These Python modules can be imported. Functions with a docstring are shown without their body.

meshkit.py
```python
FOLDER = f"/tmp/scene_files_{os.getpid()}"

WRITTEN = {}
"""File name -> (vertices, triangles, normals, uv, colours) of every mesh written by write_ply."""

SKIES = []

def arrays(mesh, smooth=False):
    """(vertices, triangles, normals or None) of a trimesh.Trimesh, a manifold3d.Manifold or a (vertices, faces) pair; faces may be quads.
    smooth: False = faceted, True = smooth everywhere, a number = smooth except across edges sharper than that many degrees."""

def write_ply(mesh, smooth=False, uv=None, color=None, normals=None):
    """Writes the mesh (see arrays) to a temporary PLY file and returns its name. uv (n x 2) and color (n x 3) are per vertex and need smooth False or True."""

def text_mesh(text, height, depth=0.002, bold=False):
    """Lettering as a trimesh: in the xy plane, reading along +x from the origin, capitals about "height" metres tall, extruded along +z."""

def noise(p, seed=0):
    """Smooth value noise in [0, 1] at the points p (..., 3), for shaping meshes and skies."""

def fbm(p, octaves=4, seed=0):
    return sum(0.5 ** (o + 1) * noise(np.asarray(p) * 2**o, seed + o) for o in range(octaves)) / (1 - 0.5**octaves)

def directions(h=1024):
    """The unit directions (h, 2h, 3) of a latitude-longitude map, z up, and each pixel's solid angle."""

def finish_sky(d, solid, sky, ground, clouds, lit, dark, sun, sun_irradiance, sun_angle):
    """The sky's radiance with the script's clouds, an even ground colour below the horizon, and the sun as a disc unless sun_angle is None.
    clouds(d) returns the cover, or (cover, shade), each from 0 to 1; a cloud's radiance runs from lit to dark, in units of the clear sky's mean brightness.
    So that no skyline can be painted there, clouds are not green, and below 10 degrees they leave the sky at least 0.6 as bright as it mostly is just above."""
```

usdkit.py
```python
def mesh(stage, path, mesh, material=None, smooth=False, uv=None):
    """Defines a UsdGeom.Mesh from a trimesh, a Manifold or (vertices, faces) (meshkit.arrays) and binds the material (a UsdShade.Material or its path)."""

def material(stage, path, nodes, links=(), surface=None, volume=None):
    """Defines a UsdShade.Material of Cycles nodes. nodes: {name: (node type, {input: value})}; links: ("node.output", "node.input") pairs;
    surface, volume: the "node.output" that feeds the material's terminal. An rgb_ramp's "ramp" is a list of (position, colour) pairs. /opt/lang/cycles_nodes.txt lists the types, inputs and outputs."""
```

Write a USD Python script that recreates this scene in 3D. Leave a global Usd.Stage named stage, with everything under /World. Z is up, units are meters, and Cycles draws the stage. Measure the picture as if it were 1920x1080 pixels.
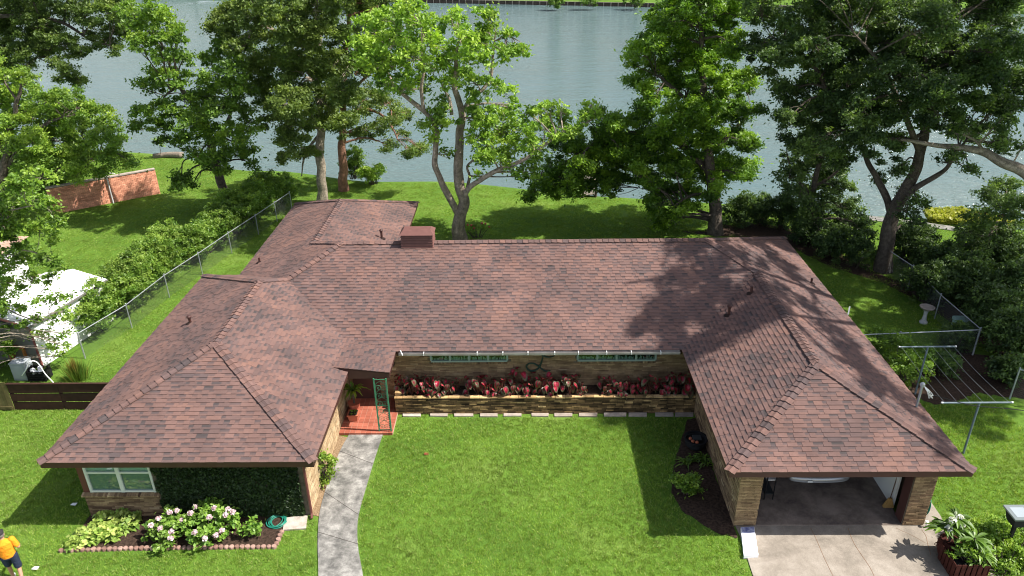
import math, random
import numpy as np, trimesh, usdkit, meshkit
import shapely
from shapely.geometry import Polygon, Point, box as sbox, LineString
from shapely.ops import unary_union
from pxr import Usd, UsdGeom, UsdLux, UsdShade, Gf, Sdf, Vt
import manifold3d as m3

stage = Usd.Stage.CreateInMemory()
UsdGeom.SetStageUpAxis(stage, UsdGeom.Tokens.z)
UsdGeom.SetStageMetersPerUnit(stage, 1.0)
world = UsdGeom.Xform.Define(stage, '/World')
stage.SetDefaultPrim(world.GetPrim())
UsdGeom.Scope.Define(stage, '/World/Looks')
rng = np.random.default_rng(7)

# ------------------------------------------------------------------ camera, sky, sun, exposure
FPX, PITCH, YAW, ROLL, CAMH = 1398.8, 0.4632, -0.0183, -0.0155, 16.40
EXPOSURE = 0.88
SUN = np.array([1.95, -0.20, 2.55]); SUN = SUN / np.linalg.norm(SUN)
SUN_ELEV, SUN_ROT = math.asin(SUN[2]), math.atan2(SUN[0], SUN[1])
_cy, _sy, _cp, _sp = math.cos(YAW), math.sin(YAW), math.cos(PITCH), math.sin(PITCH)
CF = np.array([_sy * _cp, _cy * _cp, -_sp]); _r = np.array([_cy, -_sy, 0.0]); _u = np.cross(_r, CF)
CR = _r * math.cos(ROLL) + _u * math.sin(ROLL); CU = -_r * math.sin(ROLL) + _u * math.cos(ROLL)
CAM = np.array([0, 0, CAMH])
cam = UsdGeom.Camera.Define(stage, '/World/camera')
cam.CreateHorizontalApertureAttr(36.0); cam.CreateVerticalApertureAttr(20.25)
cam.CreateFocalLengthAttr(36.0 * FPX / 1920); cam.CreateClippingRangeAttr(Gf.Vec2f(0.1, 3000))
cam.CreateExposureAttr(EXPOSURE)
mtx = Gf.Matrix4d(*[float(x) for x in (*CR, 0, *CU, 0, *(-CF), 0, *CAM, 1)])
cam.AddTransformOp().Set(mtx)

dome = UsdLux.DomeLight.Define(stage, '/World/sky')
sky_mat = usdkit.material(stage, '/World/Looks/sky', {
    "s": ("sky_texture", {"sky_type": "single_scattering", "sun_disc": False, "sun_elevation": SUN_ELEV, "sun_rotation": SUN_ROT, "air_density": 1.0, "aerosol_density": 1.6}),
    "tc": ("texture_coordinate", {}), "n": ("noise_texture", {"scale": 3.2, "detail": 7.0, "roughness": .6}), "cr": ("rgb_ramp", {"ramp": [(.38, (0, 0, 0)), (.66, (.75, .75, .75))]}),
    "bw": ("rgb_to_bw", {}), "up": ("math", {"math_type": "multiply", "value2": 1.9}), "mx": ("mix", {"mix_type": "mix"}),
    "b": ("background_shader", {"strength": 0.10})},
    [("tc.generated", "n.vector"), ("n.fac", "cr.fac"), ("s.color", "bw.color"), ("bw.val", "up.value1"), ("cr.color", "mx.fac"), ("s.color", "mx.color1"), ("up.value", "mx.color2"), ("mx.color", "b.color")], surface="b.background")
UsdShade.MaterialBindingAPI.Apply(dome.GetPrim()).Bind(sky_mat)
dome.GetPrim().SetCustomDataByKey('kind', 'structure')
dome.GetPrim().SetCustomDataByKey('label', 'hazy blue summer sky over the lake')
sun = UsdLux.DistantLight.Define(stage, '/World/sun')
sun.CreateIntensityAttr(1.25); sun.CreateAngleAttr(0.53); sun.CreateNormalizeAttr(True); sun.CreateColorAttr(Gf.Vec3f(1.0, 0.95, 0.87))
_z = SUN; _x = np.cross([0, 0, 1], _z); _x /= np.linalg.norm(_x); _y = np.cross(_z, _x)
sun.AddTransformOp().Set(Gf.Matrix4d(*[float(v) for v in (*_x, 0, *_y, 0, *_z, 0, 0, 0, 60, 1)]))


def ray(u, v): return CF + CR * (u - 960) / FPX - CU * (v - 540) / FPX
def gr(u, v, z=0.0):
    d = ray(u, v); return CAM + d * (z - CAMH) / d[2]
def at(u, v, y):
    d = ray(u, v); return CAM + d * y / d[1]
def atx(u, v, x):
    d = ray(u, v); return CAM + d * x / d[0]
def pxm(P): return float((np.asarray(P) - CAM) @ CF) / FPX      # metres per photo pixel at P

# ------------------------------------------------------------------ materials
L = '/World/Looks/'
MATS = {}
def mat(name, col, rough=0.75, spec=0.3, metal=0.0, col2=None, scale=6.0, detail=5.0, bump=0.0, bscale=40.0, bdist=0.02, lo=0.35, hi=0.65, extra=None, **kw):
    n = {"g": ("geometry", {}), "p": ("principled_bsdf", {"roughness": rough, "specular_ior_level": spec, "metallic": metal, "base_color": col, **kw})}
    l = []
    if col2 is not None:
        n["n"] = ("noise_texture", {"scale": scale, "detail": detail, "roughness": 0.6})
        n["r"] = ("rgb_ramp", {"ramp": [(lo, col), (hi, col2)]})
        l += [("g.position", "n.vector"), ("n.fac", "r.fac"), ("r.color", "p.base_color")]
    if bump:
        n["bn"] = ("noise_texture", {"scale": bscale, "detail": 4.0, "roughness": 0.6})
        n["b"] = ("bump", {"strength": bump, "distance": bdist})
        l += [("g.position", "bn.vector"), ("bn.fac", "b.height"), ("b.normal", "p.normal")]
    m = usdkit.material(stage, L + name, n, l, surface="p.BSDF"); MATS[name] = m; return m

def tone_mat(name, stops, rough=0.85, spec=0.2, nscale=2.0, namt=0.3, bump=0.0, bscale=120.0, bdist=0.01, fine=None):
    """colour by the mesh's tone, broad weathering by noise"""
    n = {"g": ("geometry", {}), "a": ("attribute", {"attribute": "tone"}), "r": ("rgb_ramp", {"ramp": stops}),
         "n": ("noise_texture", {"scale": nscale, "detail": 6.0, "roughness": 0.65}),
         "mr": ("map_range", {"from_min": 0.3, "from_max": 0.7, "to_min": 1 - namt, "to_max": 1 + namt}),
         "mx": ("mix", {"mix_type": "multiply", "fac": 1.0}),
         "p": ("principled_bsdf", {"roughness": rough, "specular_ior_level": spec})}
    l = [("a.fac", "r.fac"), ("g.position", "n.vector"), ("n.fac", "mr.value"), ("r.color", "mx.color1"), ("mr.result", "mx.color2"), ("mx.color", "p.base_color")]
    if fine:
        n["f"] = ("noise_texture", {"scale": fine[0], "detail": 2.0})
        n["fm"] = ("map_range", {"from_min": 0.3, "from_max": 0.7, "to_min": 1 - fine[1], "to_max": 1 + fine[1]})
        n["m2"] = ("mix", {"mix_type": "multiply", "fac": 1.0})
        l[-1] = ("mx.color", "m2.color1")
        l += [("g.position", "f.vector"), ("f.fac", "fm.value"), ("fm.result", "m2.color2"), ("m2.color", "p.base_color")]
    if bump:
        n["bn"] = ("noise_texture", {"scale": bscale, "detail": 4.0}); n["b"] = ("bump", {"strength": bump, "distance": bdist})
        l += [("g.position", "bn.vector"), ("bn.fac", "b.height"), ("b.normal", "p.normal")]
    m = usdkit.material(stage, L + name, n, l, surface="p.BSDF"); MATS[name] = m; return m

def leaf_mat(name, stops, trans=0.32, rough=0.42, spec=0.35, nscale=0.5, namt=0.25, tcol=1.5):
    n = {"g": ("geometry", {}), "a": ("attribute", {"attribute": "tone"}), "r": ("rgb_ramp", {"ramp": stops}),
         "n": ("noise_texture", {"scale": nscale, "detail": 3.0}),
         "mr": ("map_range", {"from_min": 0.3, "from_max": 0.7, "to_min": 1 - namt, "to_max": 1 + namt}),
         "mx": ("mix", {"mix_type": "multiply", "fac": 1.0}),
         "tc": ("mix", {"mix_type": "multiply", "fac": 1.0, "color2": (tcol * 1.1, tcol * 1.15, tcol * 0.5)}),
         "p": ("principled_bsdf", {"roughness": rough, "specular_ior_level": spec}),
         "t": ("translucent_bsdf", {}), "m": ("mix_closure", {"fac": trans})}
    l = [("a.fac", "r.fac"), ("g.position", "n.vector"), ("n.fac", "mr.value"), ("r.color", "mx.color1"), ("mr.result", "mx.color2"), ("mx.color", "p.base_color"),
         ("mx.color", "tc.color1"), ("tc.color", "t.color"), ("p.BSDF", "m.closure1"), ("t.BSDF", "m.closure2")]
    m = usdkit.material(stage, L + name, n, l, surface="m.closure"); MATS[name] = m; return m

tone_mat('shingle', [(0, (0.062, 0.052, 0.052)), (.22, (0.091, 0.067, 0.066)), (.5, (0.126, 0.080, 0.072)), (.75, (0.157, 0.094, 0.081)), (1, (0.191, 0.108, 0.086))], rough=0.95, spec=0.12, nscale=1.1, namt=0.16, fine=(70, .22))
tone_mat('brick', [(0, (0.079, 0.045, 0.028)), (.3, (0.168, 0.105, 0.063)), (.55, (0.247, 0.165, 0.093)), (.8, (0.336, 0.235, 0.133)), (1, (0.441, 0.330, 0.204))], rough=0.9, nscale=3.0, namt=0.3, fine=(60, .25), bump=.4)
tone_mat('planter_brick', [(0, (0.028, 0.019, 0.011)), (.35, (0.089, 0.058, 0.028)), (.6, (0.216, 0.138, 0.067)), (.85, (0.381, 0.243, 0.109)), (1, (0.585, 0.399, 0.200))], rough=0.9, nscale=2.2, namt=0.6, fine=(50, .35), bump=.4)
tone_mat('tile', [(0, (.27, .080, .050)), (1, (.38, .125, .080))], rough=0.6, nscale=3, namt=.2)
tone_mat('stone', [(0, (.26, .215, .18)), (1, (.44, .38, .33))], rough=0.9, nscale=5, namt=.25, fine=(60, .2), bump=.4)
tone_mat('edging', [(0, (.20, .115, .09)), (1, (.34, .22, .18))], rough=0.9, nscale=8, namt=.3, fine=(90, .2))
tone_mat('plank_dark', [(0, (.022, .010, .008)), (1, (.05, .022, .016))], rough=0.7, nscale=4, namt=.3)
tone_mat('plank_olive', [(0, (.09, .075, .03)), (1, (.16, .13, .055))], rough=0.8, nscale=4, namt=.3)
tone_mat('plank_grey', [(0, (.20, .17, .13)), (1, (.36, .32, .27))], rough=0.85, nscale=4, namt=.3)
tone_mat('red_brick', [(0, (0.525, 0.218, 0.136)), (1, (0.840, 0.397, 0.258))], rough=0.9, nscale=2, namt=.25)
tone_mat('siding', [(0, (.74, .74, .73)), (1, (.82, .82, .81))], rough=0.45, nscale=2, namt=.05)
tone_mat('bark_grey', [(0, (0.169, 0.137, 0.104)), (1, (0.325, 0.273, 0.215))], rough=0.95, nscale=5, namt=.55, fine=(22, .3), bump=.9, bscale=18, bdist=.06)
tone_mat('bark_dark', [(0, (.06, .048, .038)), (1, (.12, .098, .078))], rough=0.95, nscale=5, namt=.5, fine=(22, .3), bump=.9, bscale=18, bdist=.06)
tone_mat('bark_red', [(0, (.17, .085, .055)), (1, (.27, .145, .10))], rough=0.95, nscale=5, namt=.4, fine=(22, .3), bump=.9, bscale=18, bdist=.06)
leaf_mat('leaf_bright', [(0, (0.060, 0.121, 0.019)), (.5, (0.171, 0.303, 0.034)), (1, (0.342, 0.477, 0.070))])
leaf_mat('leaf_oak', [(0, (0.043, 0.073, 0.018)), (.5, (0.094, 0.150, 0.031)), (1, (0.181, 0.240, 0.051))], rough=.5)
leaf_mat('leaf_green', [(0, (0.056, 0.106, 0.018)), (.5, (0.123, 0.221, 0.029)), (1, (0.248, 0.353, 0.048))])
leaf_mat('leaf_pecan', [(0, (0.041, 0.088, 0.012)), (.5, (0.099, 0.198, 0.019)), (1, (0.217, 0.345, 0.031))])
leaf_mat('leaf_dark', [(0, (0.031, 0.060, 0.022)), (.5, (0.066, 0.113, 0.034)), (1, (0.136, 0.208, 0.053))], rough=.5)
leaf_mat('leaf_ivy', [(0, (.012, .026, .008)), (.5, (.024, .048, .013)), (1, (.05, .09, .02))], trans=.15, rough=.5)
leaf_mat('leaf_hosta', [(0, (.10, .19, .03)), (.5, (.22, .32, .06)), (1, (.40, .46, .13))], trans=.25)
leaf_mat('leaf_hydrangea', [(0, (.06, .14, .02)), (.5, (.13, .24, .03)), (1, (.22, .33, .06))], trans=.25)
leaf_mat('leaf_hedge', [(0, (0.036, 0.084, 0.013)), (.5, (0.104, 0.194, 0.024)), (1, (0.219, 0.310, 0.056))])
leaf_mat('leaf_yellow', [(0, (.16, .19, .02)), (.5, (.32, .34, .05)), (1, (.45, .42, .12))])
leaf_mat('leaf_fan', [(0, (.05, .12, .02)), (.5, (.11, .20, .03)), (1, (.30, .19, .05))], trans=.25)
leaf_mat('caladium_leaf', [(0, (.05, .07, .035)), (.22, (.14, .10, .06)), (.4, (.20, .012, .028)), (.75, (.36, .018, .045)), (1, (.52, .09, .11))], trans=.22, rough=.35, namt=.35, nscale=5, tcol=1.0)
leaf_mat('grass_blade', [(0, (.060, .130, .014)), (.45, (.110, .205, .022)), (.8, (.175, .265, .042)), (1, (.29, .33, .11))], trans=.35, rough=.5, spec=.25, nscale=.7, namt=.22)
leaf_mat('petal', [(0, (.58, .36, .44)), (.6, (.68, .52, .57)), (1, (.74, .66, .64))], trans=.2, nscale=6, namt=.1, tcol=.8)
leaf_mat('petal_white', [(0, (.72, .72, .68)), (1, (.85, .85, .84))], trans=.2, namt=.05, tcol=.8)
leaf_mat('petal_red', [(0, (.45, .03, .05)), (1, (.65, .12, .15))], trans=.2, namt=.05, tcol=.8)

# lawn soil under the blades
usdkit.material(stage, L + 'lawn', {
    "g": ("geometry", {}), "n1": ("noise_texture", {"scale": 0.35, "detail": 5.0}), "n2": ("noise_texture", {"scale": 9.0, "detail": 6.0, "roughness": .7}),
    "r1": ("rgb_ramp", {"ramp": [(.3, (.075, .150, .020)), (.55, (.105, .195, .026)), (.75, (.15, .225, .045))]}),
    "r2": ("rgb_ramp", {"ramp": [(.3, (.62, .66, .6)), (.7, (1.25, 1.2, 1.2))]}),
    "mx": ("mix", {"mix_type": "multiply", "fac": 1.0}), "b": ("bump", {"strength": .8, "distance": .05}),
    "n3": ("noise_texture", {"scale": 30.0, "detail": 4.0}),
    "p": ("principled_bsdf", {"roughness": .9, "specular_ior_level": .1})},
    [("g.position", "n1.vector"), ("g.position", "n2.vector"), ("g.position", "n3.vector"), ("n1.fac", "r1.fac"), ("n2.fac", "r2.fac"), ("r1.color", "mx.color1"), ("r2.color", "mx.color2"), ("mx.color", "p.base_color"), ("n3.fac", "b.height"), ("b.normal", "p.normal")], surface="p.BSDF")
MATS['lawn'] = UsdShade.Material.Get(stage, L + 'lawn')
# weathered concrete: pale with grey-black mildew patches
def concrete(name, pale, mid, dark, lo, hi, sc):
    usdkit.material(stage, L + name, {
        "g": ("geometry", {}), "n1": ("noise_texture", {"scale": sc, "detail": 7.0, "roughness": .72, "distortion": .15}), "n2": ("noise_texture", {"scale": 45.0, "detail": 4.0}),
        "r1": ("rgb_ramp", {"ramp": [(lo, dark), ((lo + hi) / 2, mid), (hi, pale)]}),
        "r2": ("rgb_ramp", {"ramp": [(.3, (.85, .85, .85)), (.7, (1.1, 1.1, 1.1))]}),
        "mx": ("mix", {"mix_type": "multiply", "fac": 1.0}), "b": ("bump", {"strength": .35, "distance": .01}),
        "p": ("principled_bsdf", {"roughness": .85, "specular_ior_level": .25})},
        [("g.position", "n1.vector"), ("g.position", "n2.vector"), ("n1.fac", "r1.fac"), ("n2.fac", "r2.fac"), ("r1.color", "mx.color1"), ("r2.color", "mx.color2"), ("mx.color", "p.base_color"), ("n2.fac", "b.height"), ("b.normal", "p.normal")], surface="p.BSDF")
    MATS[name] = UsdShade.Material.Get(stage, L + name)
concrete('concrete_walk', (0.351, 0.338, 0.312), (0.197, 0.189, 0.174), (0.101, 0.098, 0.091), .38, .66, 2.3)
concrete('concrete_drive', (0.327, 0.288, 0.244), (0.249, 0.215, 0.178), (0.163, 0.142, 0.117), .34, .64, .9)
concrete('concrete_garage', (0.289, 0.232, 0.195), (0.204, 0.163, 0.135), (0.119, 0.093, 0.083), .36, .62, 1.1)
usdkit.material(stage, L + 'water', {
    "g": ("geometry", {}), "mp": ("mapping", {"scale": (1.0, 2.4, 1.0), "rotation": (0, 0, .25)}),
    "n1": ("noise_texture", {"scale": 1.6, "detail": 4.0, "roughness": .55, "distortion": .5}), "n2": ("noise_texture", {"scale": .05, "detail": 3.0}),
    "n3": ("noise_texture", {"scale": .25, "detail": 2.0}), "ad": ("math", {"math_type": "multiply_add", "value2": 1.6}),
    "mr": ("map_range", {"from_min": .35, "from_max": .65, "to_min": .12, "to_max": .85}),
    "r": ("rgb_ramp", {"ramp": [(.3, (.080, .128, .132)), (.7, (.110, .160, .158))]}),
    "b": ("bump", {"distance": .42, "strength": .4}), "p": ("principled_bsdf", {"roughness": .10, "specular_ior_level": .5, "ior": 1.33})},
    [("g.position", "mp.vector"), ("mp.vector", "n1.vector"), ("g.position", "n2.vector"), ("mp.vector", "n3.vector"), ("n3.fac", "ad.value1"), ("n1.fac", "ad.value3"), ("ad.value", "b.height"),
     ("n2.fac", "mr.value"), ("mr.result", "b.strength"), ("n2.fac", "r.fac"), ("r.color", "p.base_color"), ("b.normal", "p.normal")], surface="p.BSDF")
MATS['water'] = UsdShade.Material.Get(stage, L + 'water')
mat('mulch', (.030, .020, .015), .95, .1, col2=(.085, .055, .040), scale=14, bump=.9, bscale=40, bdist=.05)
mat('mulch_light', (.16, .10, .055), .95, .1, col2=(.36, .26, .16), scale=30, bump=.9, bscale=50, bdist=.04)
mat('soil', (.16, .09, .05), .95, .1, col2=(.26, .16, .10), scale=10, bump=.6)
mat('mortar', (.17, .14, .11), .95, .1, col2=(.10, .08, .06), scale=6)
mat('mortar_dark', (.05, .04, .03), .95, .1, col2=(.03, .024, .018), scale=6)
mat('deck', (.03, .02, .018), .95, .1)
mat('soffit', (.10, .05, .042), .7, .2)
mat('fascia', (.050, .020, .017), .5, .35, col2=(.062, .026, .021), scale=3)
mat('cap_metal', (.125, .056, .048), .55, .3, col2=(.15, .068, .058), scale=5)
mat('gutter', (.34, .32, .30), .55, .3, col2=(.24, .21, .19), scale=2)
mat('downspout', (.11, .035, .03), .5, .4)
mat('galvanised', (.30, .32, .34), .5, .5, metal=.6, col2=(.42, .44, .46), scale=9)
mat('blue_steel', (.09, .125, .15), .6, .3, metal=.1, col2=(.14, .175, .20), scale=9)
mat('wire', (.16, .17, .18), .5, .4, metal=.5)
mat('line_wire', (.36, .37, .37), .5, .3)
mat('frame_green', (.26, .34, .31), .5, .3)
mat('frame_pale', (.58, .60, .55), .5, .3)
mat('dark_room', (.02, .02, .02), .9, .1)
mat('blind', (.34, .47, .42), .7, .2)
mat('screen', (.15, .20, .185), .8, .1)
mat('white_paint', (.68, .68, .66), .6, .3)
mat('white_plastic', (.80, .80, .80), .4, .4)
mat('iron_green', (.035, .16, .085), .45, .4, col2=(.05, .22, .12), scale=9)
mat('iron_dark', (.012, .035, .022), .5, .4)
mat('black', (.012, .012, .013), .75, .2)
mat('charcoal', (.035, .04, .043), .55, .4)
mat('silver_paint', (.42, .43, .44), .3, .5, metal=.6)
mat('rubber', (.015, .015, .015), .9, .2)
mat('tail_light', (.35, .01, .01), .2, .5)
mat('straw', (.33, .19, .065), .9, .1, col2=(.42, .26, .10), scale=30)
mat('wood_handle', (.10, .055, .03), .6, .3)
mat('terracotta', (.36, .11, .06), .8, .2)
mat('grout', (.42, .27, .20), .9, .1)
mat('hose_green', (.02, .20, .14), .4, .4)
mat('teal_metal', (.33, .50, .45), .5, .3)
mat('bath_stone', (.42, .42, .43), .8, .2, col2=(.55, .55, .55), scale=9)
mat('bath_rim', (.26, .22, .20), .8, .2)
mat('orange_cloth', (.80, .27, .02), .85, .15, bump=.8, bscale=9, bdist=.06)
mat('navy_cloth', (.022, .030, .055), .9, .15, bump=.8, bscale=9, bdist=.06)
mat('skin', (.40, .21, .14), .55, .3)
mat('cap_cloth', (.03, .028, .03), .85, .15)
mat('hair_grey', (.16, .14, .13), .8, .2)
mat('shoe', (.45, .45, .45), .7, .2)
mat('steel_shed', (.20, .19, .175), .5, .4, metal=.2)
mat('shed_trim', (.25, .075, .07), .6, .3)
mat('grey_cabinet', (.38, .41, .45), .5, .3)
mat('orange_wood', (.42, .17, .06), .8, .2)
mat('log', (.16, .13, .105), .95, .1, col2=(.26, .22, .18), scale=9, bump=.8)
mat('bulkhead', (.055, .042, .033), .9, .1, col2=(.085, .066, .052), scale=3)
mat('post_pale', (.22, .19, .155), .9, .1)
mat('solar', (.30, .34, .37), .08, .6)
mat('print_blue', (.10, .12, .28), .5, .3, col2=(.45, .48, .62), scale=9)
mat('foam', (.84, .85, .87), .5, .3)
mat('lamp_rim', (.20, .23, .235), .4, .4, metal=.3)
mat('roof_far', (.30, .19, .14), .8, .2, col2=(.38, .26, .20), scale=4)
mat('planter_wood', (.042, .012, .009), .75, .15, col2=(.065, .019, .013), scale=5)
mat('ceramic', (.36, .10, .06), .5, .3)
mat('nest', (.16, .10, .06), .95, .1)
# window pane: clear with a fresnel reflection
usdkit.material(stage, L + 'pane', {"f": ("layer_weight", {"blend": .5}), "pw": ("math", {"math_type": "power", "value2": 4.0}), "ma": ("math", {"math_type": "multiply_add", "value2": .8, "value3": .05, "use_clamp": True}), "t": ("transparent_bsdf", {"color": (.86, .92, .90)}), "s": ("glossy_bsdf", {"roughness": .03, "color": (.9, .95, .95)}), "m": ("mix_closure", {})},
    [("f.facing", "pw.value1"), ("pw.value", "ma.value1"), ("ma.value", "m.fac"), ("t.BSDF", "m.closure1"), ("s.BSDF", "m.closure2")], surface="m.closure")
MATS['pane'] = UsdShade.Material.Get(stage, L + 'pane')

# ------------------------------------------------------------------ naming, things and parts
_taken = set()
def numbered(path):
    if path not in _taken and not stage.GetPrimAtPath(path):
        _taken.add(path); return path
    k = 1
    while f"{path}_{k:03d}" in _taken: k += 1
    p = f"{path}_{k:03d}"; _taken.add(p); return p
_last = {}
def fresh(parent, name):
    base = f"{parent}/{name}"
    if base not in _taken: _taken.add(base); return base
    k = _last.get(base, 0) + 1
    _last[base] = k; p = f"{base}_{k:03d}"; _taken.add(p); return p
def tag(prim, label=None, cat=None, group=None, kind=None):
    for k, v in (('label', label), ('category', cat), ('group', group), ('kind', kind)):
        if v: prim.SetCustomDataByKey(k, v)
BASE = {}
def thing(name, label, cat, base=(0, 0, 0), group=None):
    p = fresh('/World', name); x = UsdGeom.Xform.Define(stage, p); b = np.asarray(base, float)
    x.AddTranslateOp().Set(Gf.Vec3d(*map(float, b))); BASE[p] = b
    tag(x.GetPrim(), label, cat, group); return p
class MB:
    """collects pieces of ONE mesh"""
    def __init__(s): s.v, s.f, s.t, s.n = [], [], [], 0
    def add(s, v, f, tone=0.5):
        v = np.asarray(v, float).reshape(-1, 3); f = np.asarray(f, int)
        if f.ndim == 2 and f.shape[1] == 4: f = np.vstack([f[:, [0, 1, 2]], f[:, [0, 2, 3]]])
        s.v.append(v); s.f.append(f + s.n); s.t.append(np.broadcast_to(np.asarray(tone, float), (len(v),))); s.n += len(v); return s
    def tm(s, m, tone=0.5): return s.add(m.vertices, m.faces, tone)
    def join(s, o):
        if o.n: s.add(np.vstack(o.v), np.vstack(o.f), np.concatenate(o.t))
        return s
    def arrays(s): return np.vstack(s.v), np.vstack(s.f), np.concatenate(s.t)
def put(parent, name, mb, material, smooth=False, label=None):
    """one Mesh prim under a thing (or a part), points relative to the thing's base"""
    if mb.n == 0: return None
    v, f, t = mb.arrays(); root = '/'.join(parent.split('/')[:3])
    p = fresh(parent, name)
    m = usdkit.mesh(stage, p, (v - BASE.get(root, 0), f), MATS[material], smooth=True if smooth else False)
    UsdGeom.PrimvarsAPI(m).CreatePrimvar('tone', Sdf.ValueTypeNames.FloatArray, 'vertex').Set(Vt.FloatArray.FromNumpy(t.astype(np.float32)))
    if label: m.GetPrim().SetCustomDataByKey('label', label)
    if name in ('branches', 'stems', 'loose_wire', 'joint_crack'): m.GetPrim().SetCustomDataByKey('kind', 'stuff')
    BASE[p] = BASE.get(root, np.zeros(3)); return p
def solo(name, mb, material, label, cat, group=None, smooth=False):
    p = put('/World', name, mb, material, smooth); tag(stage.GetPrimAtPath(p), label, cat, group); return p
def struct(name, mb, material, label=None, kind='structure', smooth=False):
    p = put('/World', name, mb, material, smooth); tag(stage.GetPrimAtPath(p), label, None, None, kind); return p
def copy(src, base, rotz=0.0, scale=1.0, label=None, group=None):
    sp = stage.GetPrimAtPath(src); name = src.split('/')[-1].rstrip('0123456789').rstrip('_')
    p = fresh('/World', name); x = UsdGeom.Xform.Define(stage, p)
    x.GetPrim().GetReferences().AddInternalReference(src)
    x.ClearXformOpOrder()
    x.AddTranslateOp().Set(Gf.Vec3d(*map(float, base))); x.AddRotateZOp().Set(float(math.degrees(rotz))); x.AddScaleOp().Set(Gf.Vec3f(scale, scale, scale))
    x.GetPrim().SetInstanceable(True); tag(x.GetPrim(), label, None, group); return p

CUBE_F = np.array([[0, 3, 2, 1], [4, 5, 6, 7], [0, 1, 5, 4], [1, 2, 6, 5], [2, 3, 7, 6], [3, 0, 4, 7]])
def boxv(x0, x1, y0, y1, z0, z1): return np.array([[x0, y0, z0], [x1, y0, z0], [x1, y1, z0], [x0, y1, z0], [x0, y0, z1], [x1, y0, z1], [x1, y1, z1], [x0, y1, z1]], float)
def bx(mb, x0, x1, y0, y1, z0, z1, tone=0.5): return mb.add(boxv(x0, x1, y0, y1, z0, z1), CUBE_F, tone)
def bar(mb, a, b, w, h, up=(0, 0, 1), tone=0.5):
    a, b = np.asarray(a, float), np.asarray(b, float); d = b - a; n = np.linalg.norm(d); d /= n
    s = np.cross(d, up); s /= max(np.linalg.norm(s), 1e-9); q = np.cross(s, d)
    v = [p + s * i * w / 2 + q * j * h / 2 for p in (a, b) for i, j in ((-1, -1), (1, -1), (1, 1), (-1, 1))]
    return mb.add(v, [[0, 1, 2, 3], [4, 7, 6, 5], [0, 4, 5, 1], [1, 5, 6, 2], [2, 6, 7, 3], [3, 7, 4, 0]], tone)
def tube(mb, pts, r, n=8, tone=0.5, cap=True):
    pts = np.asarray(pts, float); k = len(pts); r = np.broadcast_to(np.asarray(r, float), (k,))
    t = np.gradient(pts, axis=0); t /= np.maximum(np.linalg.norm(t, axis=1, keepdims=True), 1e-9)
    s = np.cross(t[0], [0, 0, 1.0]);
    if np.linalg.norm(s) < 1e-3: s = np.cross(t[0], [0, 1.0, 0])
    s /= np.linalg.norm(s); rings = []; a = np.arange(n) / n * 2 * np.pi
    for i in range(k):
        s = s - t[i] * (s @ t[i]); s /= max(np.linalg.norm(s), 1e-9); q = np.cross(t[i], s)
        rings.append(pts[i] + r[i] * (np.cos(a)[:, None] * s + np.sin(a)[:, None] * q))
    v = np.vstack(rings); i = np.arange(k - 1)[:, None] * n; j = np.arange(n)[None]
    q4 = np.stack([i + j, i + (j + 1) % n, i + n + (j + 1) % n, i + n + j], -1).reshape(-1, 4)
    f = np.vstack([q4[:, [0, 1, 2]], q4[:, [0, 2, 3]]])
    if cap:
        v = np.vstack([v, pts[0], pts[-1]]); c0, c1 = len(v) - 2, len(v) - 1; jj = np.arange(n)
        f = np.vstack([f, np.stack([(jj + 1) % n, jj, np.full(n, c0)], 1), np.stack([(k - 1) * n + jj, (k - 1) * n + (jj + 1) % n, np.full(n, c1)], 1)])
    return mb.add(v, f, tone)
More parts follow.
